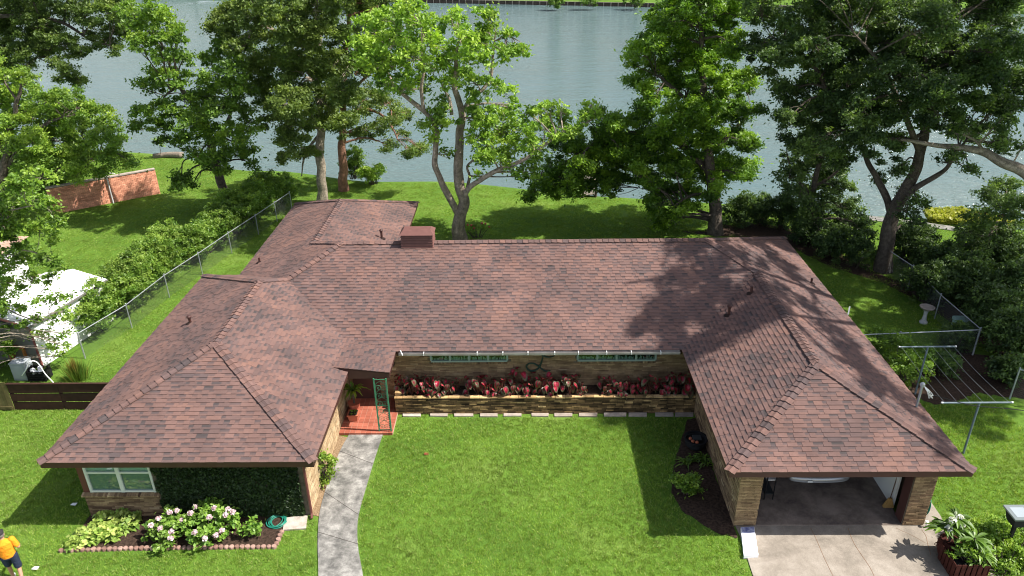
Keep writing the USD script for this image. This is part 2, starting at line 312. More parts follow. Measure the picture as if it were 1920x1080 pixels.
def lathe(mb, c, prof, n=20, tone=0.5):
    a = np.arange(n) / n * 2 * np.pi; v = np.array([[c[0] + r * math.cos(x), c[1] + r * math.sin(x), c[2] + z] for r, z in prof for x in a]); k = len(prof)
    i = np.arange(k - 1)[:, None] * n; j = np.arange(n)[None]
    return mb.add(v, np.stack([i + j, i + (j + 1) % n, i + n + (j + 1) % n, i + n + j], -1).reshape(-1, 4), tone)
def poly_slab(mb, poly, z0, z1, tone=0.5):
    for g in getattr(poly, 'geoms', [poly]):
        if g.is_empty or g.area < 1e-6: continue
        m = trimesh.creation.extrude_polygon(g, z1 - z0, engine='earcut'); mb.add(m.vertices + [0, 0, z0], m.faces, tone)
    return mb
def smooth_path(pts, per=6):
    pts = np.asarray(pts, float)
    if len(pts) < 3: return np.vstack([pts[0] + (pts[-1] - pts[0]) * t for t in np.linspace(0, 1, per + 1)])
    P = np.vstack([2 * pts[0] - pts[1], pts, 2 * pts[-1] - pts[-2]]); out = []
    for i in range(1, len(P) - 2):
        for t in np.arange(per) / per:
            a, b, c, d = P[i - 1:i + 3]
            out.append(.5 * (2 * b + (c - a) * t + (2 * a - 5 * b + 4 * c - d) * t * t + (3 * b - a - 3 * c + d) * t ** 3))
    out.append(pts[-1]); return np.array(out)

# ------------------------------------------------------------------ the land, the lake, paths
shore_px = [(-420, 262), (-200, 268), (60, 276), (250, 286), (330, 294), (440, 318), (540, 322), (660, 338), (720, 341), (840, 341), (960, 352), (1063, 364), (1206, 373), (1320, 380), (1450, 390), (1600, 404), (1740, 410), (1920, 432), (2150, 452)]
shore = [tuple(gr(*q)[:2]) for q in shore_px]
shore = [tuple(p) for p in smooth_path(np.array([(*p, 0) for p in shore]), 4)[:, :2]]
land_poly = Polygon([(-500, -350)] + [(-500, shore[0][1] - 10)] + shore + [(500, shore[-1][1] - 10), (500, -350)]).buffer(0)
WZ = -0.45
struct('lawn_ground', poly_slab(MB(), land_poly, -2.0, 0.0), 'lawn', 'green lawn around the house running down to the lake')
wm = MB(); wm.add([(-900, -400, WZ), (900, -400, WZ), (900, 900, WZ), (-900, 900, WZ)], [[0, 1, 2, 3]]); struct('lake_water', wm, 'water', 'grey green rippled lake behind the house')
bedm = MB(); bedm.add([(-900, -400, -3), (900, -400, -3), (900, 900, -3), (-900, 900, -3)], [[0, 1, 2, 3]])
fa, fb = gr(790, 5, WZ), gr(1215, 13, WZ); fdir = (fb - fa)[:2] / np.linalg.norm((fb - fa)[:2])
def far(t, off=0): p = fa[:2] + fdir * t + np.array([-fdir[1], fdir[0]]) * off; return p
far_poly = Polygon([far(-400), far(500), far(500, 500), far(-400, 500)])
struct('far_bank', poly_slab(MB(), far_poly, -2.0, 0.16), 'lawn', 'pale green grassy bank on the far side of the lake')

walkL = [(655, 815), (640, 842), (628, 870), (612, 915), (600, 960), (596, 1010), (597, 1075)]
walkR = [(718, 815), (703, 860), (685, 920), (674, 960), (670, 990), (672, 1030), (680, 1075)]
wl = [gr(*q)[:2] for q in walkL]; wr = [gr(*q)[:2] for q in walkR]
wl += [wl[-1] + (wl[-1] - wl[-2]) * 4]; wr += [wr[-1] + (wr[-1] - wr[-2]) * 4]
wl = smooth_path([(*p, 0) for p in wl], 5)[:, :2]; wr = smooth_path([(*p, 0) for p in wr], 5)[:, :2]
walk_poly = Polygon(np.vstack([wl, wr[::-1]])).buffer(0)
struct('walkway', poly_slab(MB(), walk_poly, -.05, .035), 'concrete_walk', 'curved concrete front walkway stained grey and white')
for k_ in (6, 16, 24):
    m = MB(); a_, b_ = wl[k_], wr[k_]; bar(m, [*a_, .034], [*b_, .034], .014, .006); put('/World/walkway', 'joint', m, 'deck')
GY = 16.81                                                   # the garage's front
drive_poly = Polygon([(6.25, GY), (6.28, 16.4), (6.25, 14.9), (6.3, 8), (16, 8), (13.6, 13.5), (12.35, 16.3), (12.5, 17.2), (12.5, 17.9), (12.1, 19.0), (11.79, 19.0), (11.79, GY)])
struct('driveway', poly_slab(MB(), drive_poly, -.05, .03), 'concrete_drive', 'tan concrete driveway before the open garage')
cr = MB()
for pts in ([(1520, 990), (1530, 1010), (1545, 1045), (1562, 1080)], [(1590, 990), (1602, 1020), (1630, 1062), (1640, 1082)], [(1728, 993), (1736, 1005), (1739, 1018), (1745, 1040)], [(1680, 990), (1712, 1005), (1735, 1018)]):
    P = smooth_path([gr(*q, .031) for q in pts], 4); tube(cr, P + [0, 0, -.003], .006 + .003 * rng.random(), 5)
crp = put('/World/driveway', 'joint_crack', cr, 'soil')

# ------------------------------------------------------------------ the house
S, HE, ZF = .4119, 2.55, 2.53
XR0, XR1, YR0 = 5.64, 12.34, 16.25; WR = (XR1 - XR0) / 2; XRR = (XR0 + XR1) / 2; ZR = HE + S * WR
YM, D = 27.84, 5.0; ZM = HE + S * D; YMS = YM - D; YM0 = 22.79; YMN = YM + D
XM0 = -12.38; XL0, XL1, YL0, YL1 = -13.95, -6.05, 16.75, 29.17; WL = (XL1 - XL0) / 2; XLR = (XL0 + XL1) / 2; ZL = HE + S * WL
XN1, YN1 = -5.73, 38.2; WN = (XN1 - XM0) / 2; XN = (XN1 + XM0) / 2; ZN = HE + S * WN
XK, XP, YP0 = -6.56, -4.62, 21.4; ZK = HE + S * (XL1 - XK)
tP = (XL1 - XM0) / 2; PP = (XM0 + tP, YMS + tP, HE + S * tP)
R_FL, R_FR = (XR0, YR0, HE), (XR1, YR0, HE); R_rf = (XRR, YR0 + WR, ZR); R_rb = (XRR, YM - (D - WR), ZR)
M_re, M_rw = (XR1 - D, YM, ZM), (XM0 + D, YM, ZM); M_NE = (XR1, YMN, HE); M_fe = (XR0 + (ZF - HE) / S, YM0, ZF); M_fw = (XP, YM0, ZF)
L_FL, L_FR = (XL0, YL0, HE), (XL1, YL0, HE); L_rf, L_rb = (XLR, YL0 + WL, ZL), (XLR, YL1 - WL, ZL); L_NW = (XL0, YL1, HE)
N_rf, N_rb = (XN, YM + D - WN, ZN), (XN, YN1 - WN, ZN); N_NE, N_NW = (XN1, YN1, HE), (XM0, YN1, HE)
yk = YMS + (ZK - HE) / S; VK = (XK, yk, ZK)
planes = {   # name: (polygon, horizontal direction along the eave)
    'garage_front': ([R_FL, R_FR, R_rf], (1, 0)), 'left_front': ([L_FL, L_FR, L_rf], (1, 0)),
    'garage_west': ([R_FL, R_rf, R_rb, M_fe], (0, -1)), 'left_east': ([L_FR, (XL1, YP0, HE), (XK, YP0, ZK), VK, PP, L_rb, L_rf], (0, 1)),
    'main_front': ([M_fw, M_fe, R_rb, M_re, M_rw, PP, VK], (1, 0)),
    'left_west': ([L_FL, L_rf, L_rb, L_NW], (0, -1)), 'east': ([R_FR, M_NE, M_re, R_rb, R_rf], (0, 1)),
    'porch': ([(XP, YP0, ZF), M_fw, VK, (XK, YP0, ZK)], (0, 1)),
    'west': ([(XM0, YL1, HE), PP, M_rw, N_rf, N_rb, N_NW], (0, -1)),
    'wing_east': ([N_rf, N_rb, N_NE, (XN1, YMN, HE)], (0, 1)),
    'left_north': ([L_NW, L_rb, PP, (XM0, YL1, HE)], (-1, 0)), 'main_north': ([M_NE, M_re, M_rw, N_rf, (XN1, YMN, HE)], (-1, 0)), 'wing_north': ([N_rb, N_NE, N_NW], (-1, 0))}
H = thing('house', 'sprawling single storey brick house under a brown shingled hip roof', 'house', (0, 22.0, 0))
deck = MB(); tabs = []
r2 = np.random.default_rng(21)
EXP = .152
for nm, (pts, e) in planes.items():
    P = np.array(pts, float); e = np.array([*e, 0.0])
    nrm = np.zeros(3)
    for i in range(len(P)): nrm += np.cross(P[i] - P[0], P[(i + 1) % len(P)] - P[0])
    nrm /= np.linalg.norm(nrm); nrm *= np.sign(nrm[2]); w = np.cross(nrm, e)
    if w[2] < 0: e = -e; w = np.cross(nrm, e)
    o = P[np.argmin(P[:, 2])]
    uv = np.stack([(P - o) @ e, (P - o) @ w], 1); pg = Polygon(uv).buffer(0)
    m = trimesh.creation.triangulate_polygon(pg, engine='earcut'); V2, F2 = m
    V3 = o + V2[:, :1] * e + V2[:, 1:2] * w
    deck.add(V3, F2); deck.add(V3 - [0, 0, .05], F2[:, ::-1])
    grown = pg.union(pg.buffer(.02, join_style=2)); u0, v0, u1, v1 = pg.bounds
    rows = int((v1 - v0) / EXP) + 1; seen = nm not in ('left_north', 'main_north', 'wing_north')
    drift = r2.random(400)
    for k in range(rows):
        va, vb = v0 + k * EXP - (.03 if k == 0 else 0), v0 + (k + 1) * EXP; u = u0 - r2.random() * .5; proud = False
        strip = sbox(u0 - 1, va, u1 + 1, vb).intersection(grown)
        if strip.is_empty: continue
        sa, _, sb, _ = strip.bounds; u = sa - r2.random() * .3
        inner = strip.buffer(-1e-6)
        while u < sb:
            proud = not proud; wd = r2.choice([.16, .22, .30, .42]) if proud else r2.choice([.13, .17, .22, .30])
            wd *= r2.uniform(.85, 1.15); ua, u = u, u + wd
            if u < sa: continue
            q0 = np.array([[ua * 1.1, k * .16, 3.0 + len(nm)]]); loc = .60 + .75 * (meshkit.fbm(q0, 3)[0] - .5) + r2.normal(0, .07)
            if r2.random() < .05: loc -= .25
            vm = va + (vb - va) * r2.uniform(.42, .55); VV, FF, TT, area, cen, k0 = [], [], [], 0.0, None, 0
            for ya_, yb_, t in ([(va, vb, loc)] if proud else [(va, vm, loc - .03), (vm, vb, loc - .36)]):
                c = sbox(ua, ya_, u - .0015, yb_); g = c if strip.contains(c) else c.intersection(strip)
                for q in getattr(g, 'geoms', [g]):
                    if q.geom_type != 'Polygon' or q.area < 1e-4: continue
                    xy = np.array(q.exterior.coords)[:-1]
                    if not q.exterior.is_ccw: xy = xy[::-1]
                    n = len(xy); f = np.clip((xy[:, 1] - v0 - k * EXP) / EXP, 0, 1)
                    h = (.015 + .011 * proud) * (1 - f) + (.004 + .003 * proud) * f
                    top = o + xy[:, :1] * e + xy[:, 1:2] * w + h[:, None] * nrm; bot = o + xy[:, :1] * e + xy[:, 1:2] * w
                    F = [[0, a_, a_ + 1] for a_ in range(1, n - 1)]
                    for a_ in range(n): b_ = (a_ + 1) % n; F += [[a_, n + a_, n + b_], [a_, n + b_, b_]]
                    VV += [top, bot]; FF.append(np.array(F) + k0); k0 += 2 * n; TT.append(np.full(2 * n, np.clip(t, 0, 1))); area += q.area; cen = top.mean(0)
            if cen is None: continue
            tabs.append((np.vstack(VV), np.vstack(FF), np.concatenate(TT), cen, area / pxm(cen) ** 2 * max(0, nrm @ (CAM - cen) / np.linalg.norm(CAM - cen)) if seen else 0))
roof = put(H, 'roof', deck, 'deck')
order = sorted(range(len(tabs)), key=lambda i: -tabs[i][4])
for i in order[:300]: put(roof, 'shingle', MB().add(tabs[i][0], tabs[i][1], tabs[i][2]), 'shingle')
rest = MB()
for i in order[300:]: rest.add(tabs[i][0], tabs[i][1], tabs[i][2])
rp = put(roof, 'shingle_field', rest, 'shingle'); stage.GetPrimAtPath(rp).SetCustomDataByKey('kind', 'stuff')
# hip and ridge caps: overlapping folded pieces, each laid over the one below it
caps = []
def cap_line(a, b, na, nb, w=.17):
    """pieces from the low end a to the high end b; na, nb the slope normals on either side"""
    a, b = np.array(a, float), np.array(b, float); d = b - a; Ln = np.linalg.norm(d); d /= Ln; k = max(1, int(round(Ln / .23)))
    na, nb = np.array(na, float), np.array(nb, float)
    sa = np.cross(na, d); sb_ = np.cross(nb, d)
    sa /= np.linalg.norm(sa); sb_ /= np.linalg.norm(sb_)
    if sa[2] > 0: sa = -sa
    if sb_[2] > 0: sb_ = -sb_
    nn = na + nb; nn /= np.linalg.norm(nn)
    for i in range(k):
        p, q = a + d * (Ln * i / k - .02), a + d * (Ln * (i + 1) / k + .10); h0, h1 = .066 + .010 * r2.random(), .030
        ww = w * r2.uniform(.95, 1.05)
        ring = []
        for pt, h in ((p, h0), (q, h1)):
            c = pt + nn * h
            for s_, f_ in ((sa, 1), (sa, .5), (None, 0), (sb_, .5), (sb_, 1)):
                t_ = c if s_ is None else c + s_ * ww * f_ + (nn * -.012 if f_ == .5 else 0) + nn * (-.0 if f_ < 1 else .006)
                ring.append(t_)
        R = np.array(ring); low = R - nn * .022; low[5:] = R[5:] - nn * .02
        V = np.vstack([R, low]); F = []
        for j in range(4): F += [[j, j + 1, j + 6, j + 5], [10 + j, 15 + j, 16 + j, 11 + j], [j, 10 + j, 11 + j, j + 1], [5 + j, 6 + j, 16 + j, 15 + j]]
        F += [[0, 5, 15, 10], [4, 14, 19, 9]]
        cen = R.mean(0); caps.append((V, np.array(F), float(np.clip(r2.normal(.52, .2), 0.08, 1)), pxm(cen)))
nW, nE, nS, nN = (np.array(v) / math.hypot(1, S) for v in ((-S, 0, 1), (S, 0, 1), (0, -S, 1), (0, S, 1)))
cap_line(R_FL, R_rf, nW, nS); cap_line(R_FR, R_rf, nE, nS); cap_line(R_rf, R_rb, nW, nE); cap_line(R_rb, M_re, nS, nE); cap_line(M_NE, M_re, nN, nE)
cap_line(M_rw, M_re, nS, nN); cap_line(PP, M_rw, nW, nS); cap_line(N_rf, M_rw, nW, nN); cap_line(N_rf, N_rb, nW, nE); cap_line(N_NE, N_rb, nN, nE); cap_line(N_NW, N_rb, nN, nW)
cap_line(L_FL, L_rf, nW, nS); cap_line(L_FR, L_rf, nE, nS); cap_line(L_rf, L_rb, nW, nE); cap_line(L_NW, L_rb, nW, nN); cap_line(PP, L_rb, nE, nN)
caps.sort(key=lambda c: c[3])
for c in caps[:300]: put(roof, 'ridge_cap', MB().add(c[0], c[1], c[2]), 'shingle')
rest = MB()
for c in caps[300:]: rest.add(*c[:3])
if rest.n: stage.GetPrimAtPath(put(roof, 'far_ridge_cap', rest, 'shingle')).SetCustomDataByKey('kind', 'stuff')
# soffit and fascia
OV = .56
foot = unary_union([sbox(XR0, YR0, XR1, YMN), sbox(XM0, YMS, XR1, YMN), sbox(XL0, YL0, XL1, YL1), sbox(XM0, YM, XN1, YN1)])
sof = MB(); poly_slab(sof, foot.buffer(-.035, join_style=2), HE - .20, HE - .17); poly_slab(sof, sbox(XL1 - .02, YP0 + .04, XP - .04, YMS + .3), ZF - .21, ZF - .185)
put(H, 'soffit', sof, 'soffit')
def fascia(a, b, z, h=.19, lab=None):
    m = MB(); a, b = np.array([*a, z - .012 - h / 2]), np.array([*b, z - .012 - h / 2]); bar(m, a, b, .036, h); put(H, 'fascia_board', m, 'fascia', label=lab)
i_ = .018
fascia((XL0, YL0 + i_), (XL1, YL0 + i_), HE); fascia((XL1 - i_, YL0 + .04), (XL1 - i_, YP0), HE); fascia((XL0 + i_, YL0 + .04), (XL0 + i_, YL1), HE)
fascia((XR0, YR0 + i_), (XR1, YR0 + i_), HE); fascia((XR0 + i_, YR0 + .04), (XR0 + i_, YM0 + .1), HE); fascia((XR1 - i_, YR0 + .04), (XR1 - i_, YMN), HE)
fascia((XP + .03, YM0 + i_), (XR0 - .03, YM0 + i_), ZF); fascia((XP - i_, YP0 + .04), (XP - i_, YM0), ZF)
fascia((XM0 + i_, YL1), (XM0 + i_, YN1), HE); fascia((XN1 - i_, YMN), (XN1 - i_, YN1), HE); fascia((XN1, YMN - i_), (XR1 - .04, YMN - i_), HE); fascia((XM0 + .04, YN1 - i_), (XN1 - .04, YN1 - i_), HE)
# the porch roof's sloping front board, deeper towards the left
m = MB(); m.add([(XK, YP0 + .01, ZK - .02), (XP, YP0 + .01, ZF - .02), (XP, YP0 + .01, ZF - .24), (XL1, YP0 + .01, HE - .28), (XK + .1, YP0 + .01, ZK - .06),
               (XK, YP0 + .05, ZK - .02), (XP, YP0 + .05, ZF - .02), (XP, YP0 + .05, ZF - .24), (XL1, YP0 + .05, HE - .28), (XK + .1, YP0 + .05, ZK - .06)],
              [[0, 3, 1], [1, 3, 2], [0, 4, 3], [5, 6, 8], [6, 7, 8], [5, 8, 9], [0, 1, 6], [0, 6, 5], [2, 3, 8], [2, 8, 7], [1, 2, 7], [1, 7, 6], [3, 4, 9], [3, 9, 8]]); put(H, 'porch_gable_board', m, 'fascia')
# gutter along the recessed eave
g = MB(); ya, yb = YM0 - .125, YM0 - .004
prof = [(yb, ZF - .03), (yb, ZF - .13), (yb - .03, ZF - .15), (ya + .03, ZF - .15), (ya, ZF - .10), (ya, ZF - .035), (ya + .012, ZF - .035), (ya + .012, ZF - .095), (ya + .035, ZF - .138), (yb - .035, ZF - .138), (yb - .012, ZF - .12), (yb - .012, ZF - .03)]
gm = trimesh.creation.extrude_polygon(Polygon(prof), XR0 - XP - .25, engine='earcut'); vv = gm.vertices
g.add(np.stack([vv[:, 2] + XP + .12, vv[:, 0], vv[:, 1]], 1), gm.faces[:, ::-1])
gp = put(H, 'gutter', g, 'gutter')
for u in (795, 895, 943, 990, 1040, 1084, 1137, 1183, 1238):
    x = at(u, 660, YM0)[0]; m = MB(); bx(m, x - .012, x + .012, ya - .004, yb, ZF - .032, ZF - .022); bx(m, x - .012, x + .012, ya - .01, ya - .004, ZF - .12, ZF - .022); put(gp, 'gutter_bracket', m, 'white_plastic')
m = MB(); P = at(752, 660, YM0 - .15); tube(m, [P + [-.02, 0, .06], P, P + [.05, -.03, -.12]], .02, 6); put(H, 'gutter_bracket_end', m, 'white_plastic')

# walls
WX0, WX1, WFY = XL0 + OV, XL1 - OV, YL0 + OV            # the left wing's walls
GX0, GX1 = XR0 + OV, XR1 - OV; MWY = YMS + OV
TH = .2; ZT = HE - .2
wA = at(157, 868, WFY); wB = at(296, 924, WFY); winX0, winX1 = WX0 + .22, at(294, 922, WFY)[0]; winZ0, winZ1 = at(230, 922, WFY)[2], HE - .22
ramp_wall = []
def wall(name, x0, x1, y0, y1, z0=0, z1=ZT, m='mortar'): mb = MB(); bx(mb, x0, x1, y0, y1, z0, z1); return put(H, name, mb, m)
w_front = wall('wall', WX0, WX1, WFY, WFY + TH, 0, winZ0 - .09); wall('wall', winX1, WX1 - .002, WFY + .002, WFY + TH, winZ0 - .09, ZT); wall('wall', WX0 + .002, winX0, WFY + .002, WFY + TH, winZ0 - .09, ZT, 'downspout')
w_east = wall('wall', WX1 - TH, WX1, WFY + TH, MWY); wall('wall', WX0, WX0 + TH, WFY + TH, YL1 - OV)
w_main = wall('wall', WX1, GX0, MWY, MWY + TH); w_gw = wall('wall', GX0, GX0 + TH, GY + .45, MWY)
wall('wall', GX1 - TH, GX1, GY + .45, YMN - OV); wall('wall', XN1 - OV, GX1 - TH, YMN - OV - TH, YMN - OV); wall('wall', XN1 - OV - TH, XN1 - OV, YMN - OV, YN1 - OV)
wall('wall', XM0 + OV, XN1 - OV - TH, YN1 - OV - TH, YN1 - OV); wall('wall', XM0 + OV, XM0 + OV + TH, YL1 - OV, YN1 - OV - TH); wall('wall', WX0 + TH, XM0 + OV, YL1 - OV - TH, YL1 - OV)
PLX, PRX = at(1416, 986, GY)[0], at(1690, 988, GY)[0]
pl = wall('garage_pillar', GX0, PLX, GY, GY + .45); pr = wall('garage_pillar', PRX, GX1, GY, GY + .45)
bricks = []
def lay(parent, axis, fixed, out, a0, a1, z0, z1, bl=.305, bh=.047, jt=.009, holes=(), tone=(.5, .2), depth=.012):
    """Roman bricks on a wall face: axis 'x' or 'y' along the wall, 'out' the sign of the outward normal"""
    n = int((z1 - z0) / (bh + jt))
    for k in range(n):
        z = z0 + k * (bh + jt) + jt; a = a0 - (k % 2) * bl / 2 - r2.random() * .06
        while a < a1:
            b = a + bl * r2.uniform(.85, 1.1); p, q = max(a, a0) , min(b, a1); a = b + jt
            if q - p < .03: continue
            cz = z + bh / 2; cx = (p + q) / 2
            if any(h[0] < cx < h[1] and h[2] < cz < h[3] for h in holes): continue
            dd = depth + r2.uniform(0, .010); t = float(np.clip(r2.normal(*tone), 0, 1))
            lo, hi = (fixed - dd, fixed + .004) if out < 0 else (fixed - .004, fixed + dd)
            V = boxv(p, q, lo, hi, z, z + bh) if axis == 'x' else boxv(lo, hi, p, q, z, z + bh)
            bricks.append((parent, V, t, pxm(V.mean(0)) * (.3 if axis == 'x' else 1)))
lay(pl, 'x', GY, -1, GX0 - .012, PLX, .05, ZT, tone=(.62, .11)); lay(pr, 'x', GY, -1, PRX, GX1 + .012, .05, ZT, tone=(.55, .14))
lay(w_front, 'x', WFY, -1, WX0 - .01, winX1 + .05, 0, winZ0 - .10, tone=(.45, .22))
lay(w_east, 'y', WX1, 1, WFY - .005, MWY - .02, 0, ZT, tone=(.85, .12))
lay(pl, 'y', GX0, -1, GY, GY + .45, .0, ZT, tone=(.5, .18)); lay(w_gw, 'y', GX0, -1, GY + .46, MWY - .01, 0, ZT, tone=(.45, .2)); lay(pl, 'y', PLX, 1, GY + .02, GY + .45, .1, ZT, tone=(.5, .18)); lay(pr, 'y', GX1, 1, GY, GY + .45, .05, ZT, tone=(.5, .2))
wins = [(at(808, 668, MWY)[0], at(951, 668, MWY)[0]), (at(1083, 668, MWY)[0], at(1229, 668, MWY)[0])]; MWZ0, MWZ1 = at(960, 674, MWY)[2], ZT
lay(w_main, 'x', MWY, -1, WX1 + .02, GX0 - .02, 0, ZT, holes=[(a, b, MWZ0 - .12, 9) for a, b in wins], tone=(.58, .13))
bricks.sort(key=lambda b: b[3])
for par, V, t, _ in bricks[:300]: put(par, 'brick', MB().add(V, CUBE_F, t), 'brick')
rest = {}
for par, V, t, _ in bricks[300:]: rest.setdefault(par, MB()).add(V, CUBE_F, t)
for par, m in rest.items(): stage.GetPrimAtPath(put(par, 'brickwork', m, 'brick')).SetCustomDataByKey('kind', 'stuff')
# the front window of the left wing: two double hung sashes above a sloping brick sill
W = put(H, 'window', (lambda m: (bx(m, winX0 + .01, winX1 - .01, WFY + .062, WFY + .075, winZ0 + .02, winZ1), m)[1])(MB()), 'blind', label='white framed double window with green blinds')
f_ = .07; xm = (winX0 + winX1) / 2; y0, y1 = WFY - .03, WFY + .06
for x in (winX0, winX1 - f_, xm - f_ * .8): fr = MB(); bx(fr, x, x + (f_ if x != xm - f_ * .8 else f_ * 1.6), y0, y1, winZ0, winZ1); put(W, 'frame', fr, 'frame_pale')
for a, b in ((winX0 + f_, xm - f_ * .8), (xm + f_ * .8, winX1 - f_)):
    zm = at(225, 886, WFY)[2]; s = MB()
    for za, zb_, o_ in ((winZ0, winZ0 + .055, .01), (zm - .03, zm + .03, .008), (winZ1 - .05, winZ1, .01)): s = MB(); bx(s, a, b, y0 + o_, y1 - .01, za, zb_); put(W, 'sash_rail', s, 'frame_pale')
    s = MB(); bx(s, a + .004, b - .004, WFY + .034, WFY + .038, winZ0 + .03, zm - .02); put(W, 'screen', s, 'screen')
    p = MB(); bx(p, a, b, WFY + .02, WFY + .028, winZ0 + .055, zm - .03); put(W, 'pane', p, 'pane'); p = MB(); bx(p, a, b, WFY + .004, WFY + .012, zm + .03, winZ1 - .05); put(W, 'pane', p, 'pane')
x = WX0 - .03
while x < winX1 + .08:
    m = MB(); b_ = .064; v = boxv(x, x + b_, WFY - .13, WFY - .005, winZ0 - .10, winZ0 - .035); v[4:, 2] = [winZ0 - .055, winZ0 - .055, winZ0 - .01, winZ0 - .01]; m.add(v, CUBE_F, float(np.clip(r2.normal(.5, .22), 0, 1))); put(W, 'sill_brick', m, 'brick'); x += b_ + .008
# clerestory windows of the recessed wall
for a, b in wins:
    Wn = put(H, 'window', (lambda m: (bx(m, a + .01, b - .01, MWY - .006, MWY - .002, MWZ0 + .01, MWZ1 - .002), m)[1])(MB()), 'dark_room', label='high strip window of four green framed panes')
    n4 = 4; wv = (b - a) / n4; fr = MB(); bx(fr, a, b, MWY - .075, MWY - .008, MWZ0 - .06, MWZ0); put(Wn, 'sill', fr, 'frame_green')
    for k in range(n4 + 1): fr = MB(); bx(fr, a + k * wv - .035, a + k * wv + .035, MWY - .07, MWY - .008, MWZ0 + .002, MWZ1 - .004); put(Wn, 'frame', fr, 'frame_green')
    for k in range(n4): 
        p = MB(); bx(p, a + k * wv + .035, a + (k + 1) * wv - .035, MWY - .03, MWY - .024, MWZ0 + .002, MWZ1 - .004); put(Wn, 'pane', p, 'pane')
        c = MB(); xx = a + k * wv + .05                      # lace curtain behind the pane
        while xx < a + (k + 1) * wv - .06:
            bx(c, xx, xx + .02, MWY - .018, MWY - .012, MWZ0 + .004, MWZ0 + .07 + .10 * r2.random()); xx += .035 + .03 * r2.random()
        put(Wn, 'curtain', c, 'blind')
    x = a
    while x < b:
        m = MB(); bx(m, x, x + .05, MWY - .05 - .012 * r2.random(), MWY, MWZ0 - .155, MWZ0 - .064, float(np.clip(r2.normal(.35, .2), 0, 1))); put(Wn, 'sill_brick', m, 'brick'); x += .06
# garage interior
m = MB(); bx(m, GX0 + TH, PRX + .02, GY + .02, GY + 6.4, -.03, .055); put(H, 'garage_floor', m, 'concrete_garage')
m = MB(); bx(m, PLX - .02, PRX + .01, GY - .004, GY + .33, -.03, .062); put(H, 'garage_threshold', m, 'concrete_garage')
m = MB(); bx(m, PRX + .02, PRX + .09, GY + .75, GY + 6.4, .0, ZT); put(H, 'garage_inner_wall', m, 'white_paint', label='white painted inner wall of the garage')
m = MB(); bx(m, GX0 + TH, PRX + .09, GY + 6.4, GY + 6.5, 0, ZT); put(H, 'garage_back_wall', m, 'white_paint')
m = MB(); bx(m, PRX - .025, PRX + .02, GY + .06, GY + .42, .06, ZT); put(H, 'garage_door_jamb', m, 'fascia'); m = MB(); bx(m, PLX, PLX + .025, GY + .20, GY + .3, .06, ZT); put(H, 'garage_door_jamb', m, 'fascia')
m = MB(); bx(m, PLX - .02, PRX + .02, GY + .1, GY + .3, ZT - .2, ZT); put(H, 'garage_lintel', m, 'fascia')
# downspout at the left wing's right corner
m = MB(); x = WX1 + .06; tube(m, [(XL1 - .12, YL0 + .12, HE - .1), (XL1 - .14, YL0 + .14, HE - .25), (x, WFY - .05, HE - .42), (x, WFY - .05, .25), (x, WFY - .07, .14), (x + .03, WFY - .2, .06)], .042, 8); put(H, 'downspout', m, 'downspout')
# louvred roof ventilator on the main ridge
cx0, cx1 = at(750, 460, YM - .5)[0], at(812, 460, YM - .5)[0]; cy0, cy1 = YM - .36, YM + .42; zb, zt = ZM - .06, ZM + .58
m = MB(); bx(m, cx0 + .05, cx1 - .05, cy0 + .05, cy1 - .05, zb - .1, zt - .1); V = put(H, 'roof_ventilator', m, 'cap_metal', label='brown louvred metal ventilator box on the main ridge')
for k in range(5):
    z = zb - .04 + k * .108; m = MB(); v = boxv(cx0, cx1, cy0, cy1, z, z + .08); v[4:] = [(cx0 + .045, cy0 + .045, z + .08), (cx1 - .045, cy0 + .045, z + .08), (cx1 - .045, cy1 - .045, z + .08), (cx0 + .045, cy1 - .045, z + .08)]; m.add(v, CUBE_F); put(V, 'louvre', m, 'cap_metal')
m = MB(); v = boxv(cx0 - .03, cx1 + .03, cy0 - .03, cy1 + .03, zb + .50, zb + .66); v[4:] = [(cx0 + .12, cy0 + .22, zb + .66), (cx1 - .12, cy0 + .22, zb + .66), (cx1 - .12, cy1 - .2, zb + .66), (cx0 + .12, cy1 - .2, zb + .66)]; m.add(v, CUBE_F); put(V, 'hood', m, 'cap_metal')
# vent pipes
def roofz(x, y):
    z = -9
    for nm, (pts, e) in planes.items():
        if Polygon([p[:2] for p in pts]).buffer(1e-6).contains(Point(x, y)):
            a, b, c = np.array(pts[0]), np.array(pts[1]), np.array(pts[2]); n = np.cross(b - a, c - a); z = max(z, a[2] - (n[0] * (x - a[0]) + n[1] * (y - a[1])) / n[2])
    return z
def onroof(u, v):
    d = ray(u, v)
    for t in np.arange(14, 60, .02):
        p = CAM + d * t
        if p[2] < 7 and roofz(p[0], p[1]) >= p[2]: return p
    return None
for u, v, h, r_, hood in ((357, 606, .28, .05, 1), (487, 492, .22, .045, 0), (716, 447, .42, .055, 1), (1366, 591, .40, .055, 1), (1408, 550, .30, .05, 0), (1521, 531, .22, .045, 0)):
    P = onroof(u, v)
    m = MB(); tube(m, [P - [0, 0, .08], P + [0, 0, h]], r_, 10); vp = put(H, 'vent_pipe', m, 'fascia', smooth=False)
    m = MB(); lathe(m, P + [0, 0, -.03], [(r_ + .13, -.05), (r_ + .10, .03), (r_ + .02, .07), (r_ + .001, .09)], 12); put(vp, 'flashing', m, 'deck')
    if hood: m = MB(); lathe(m, P + [0, 0, h], [(r_ + .035, -.05), (r_ + .04, 0), (r_, .04), (0, .045)], 10); put(vp, 'rain_cap', m, 'fascia')
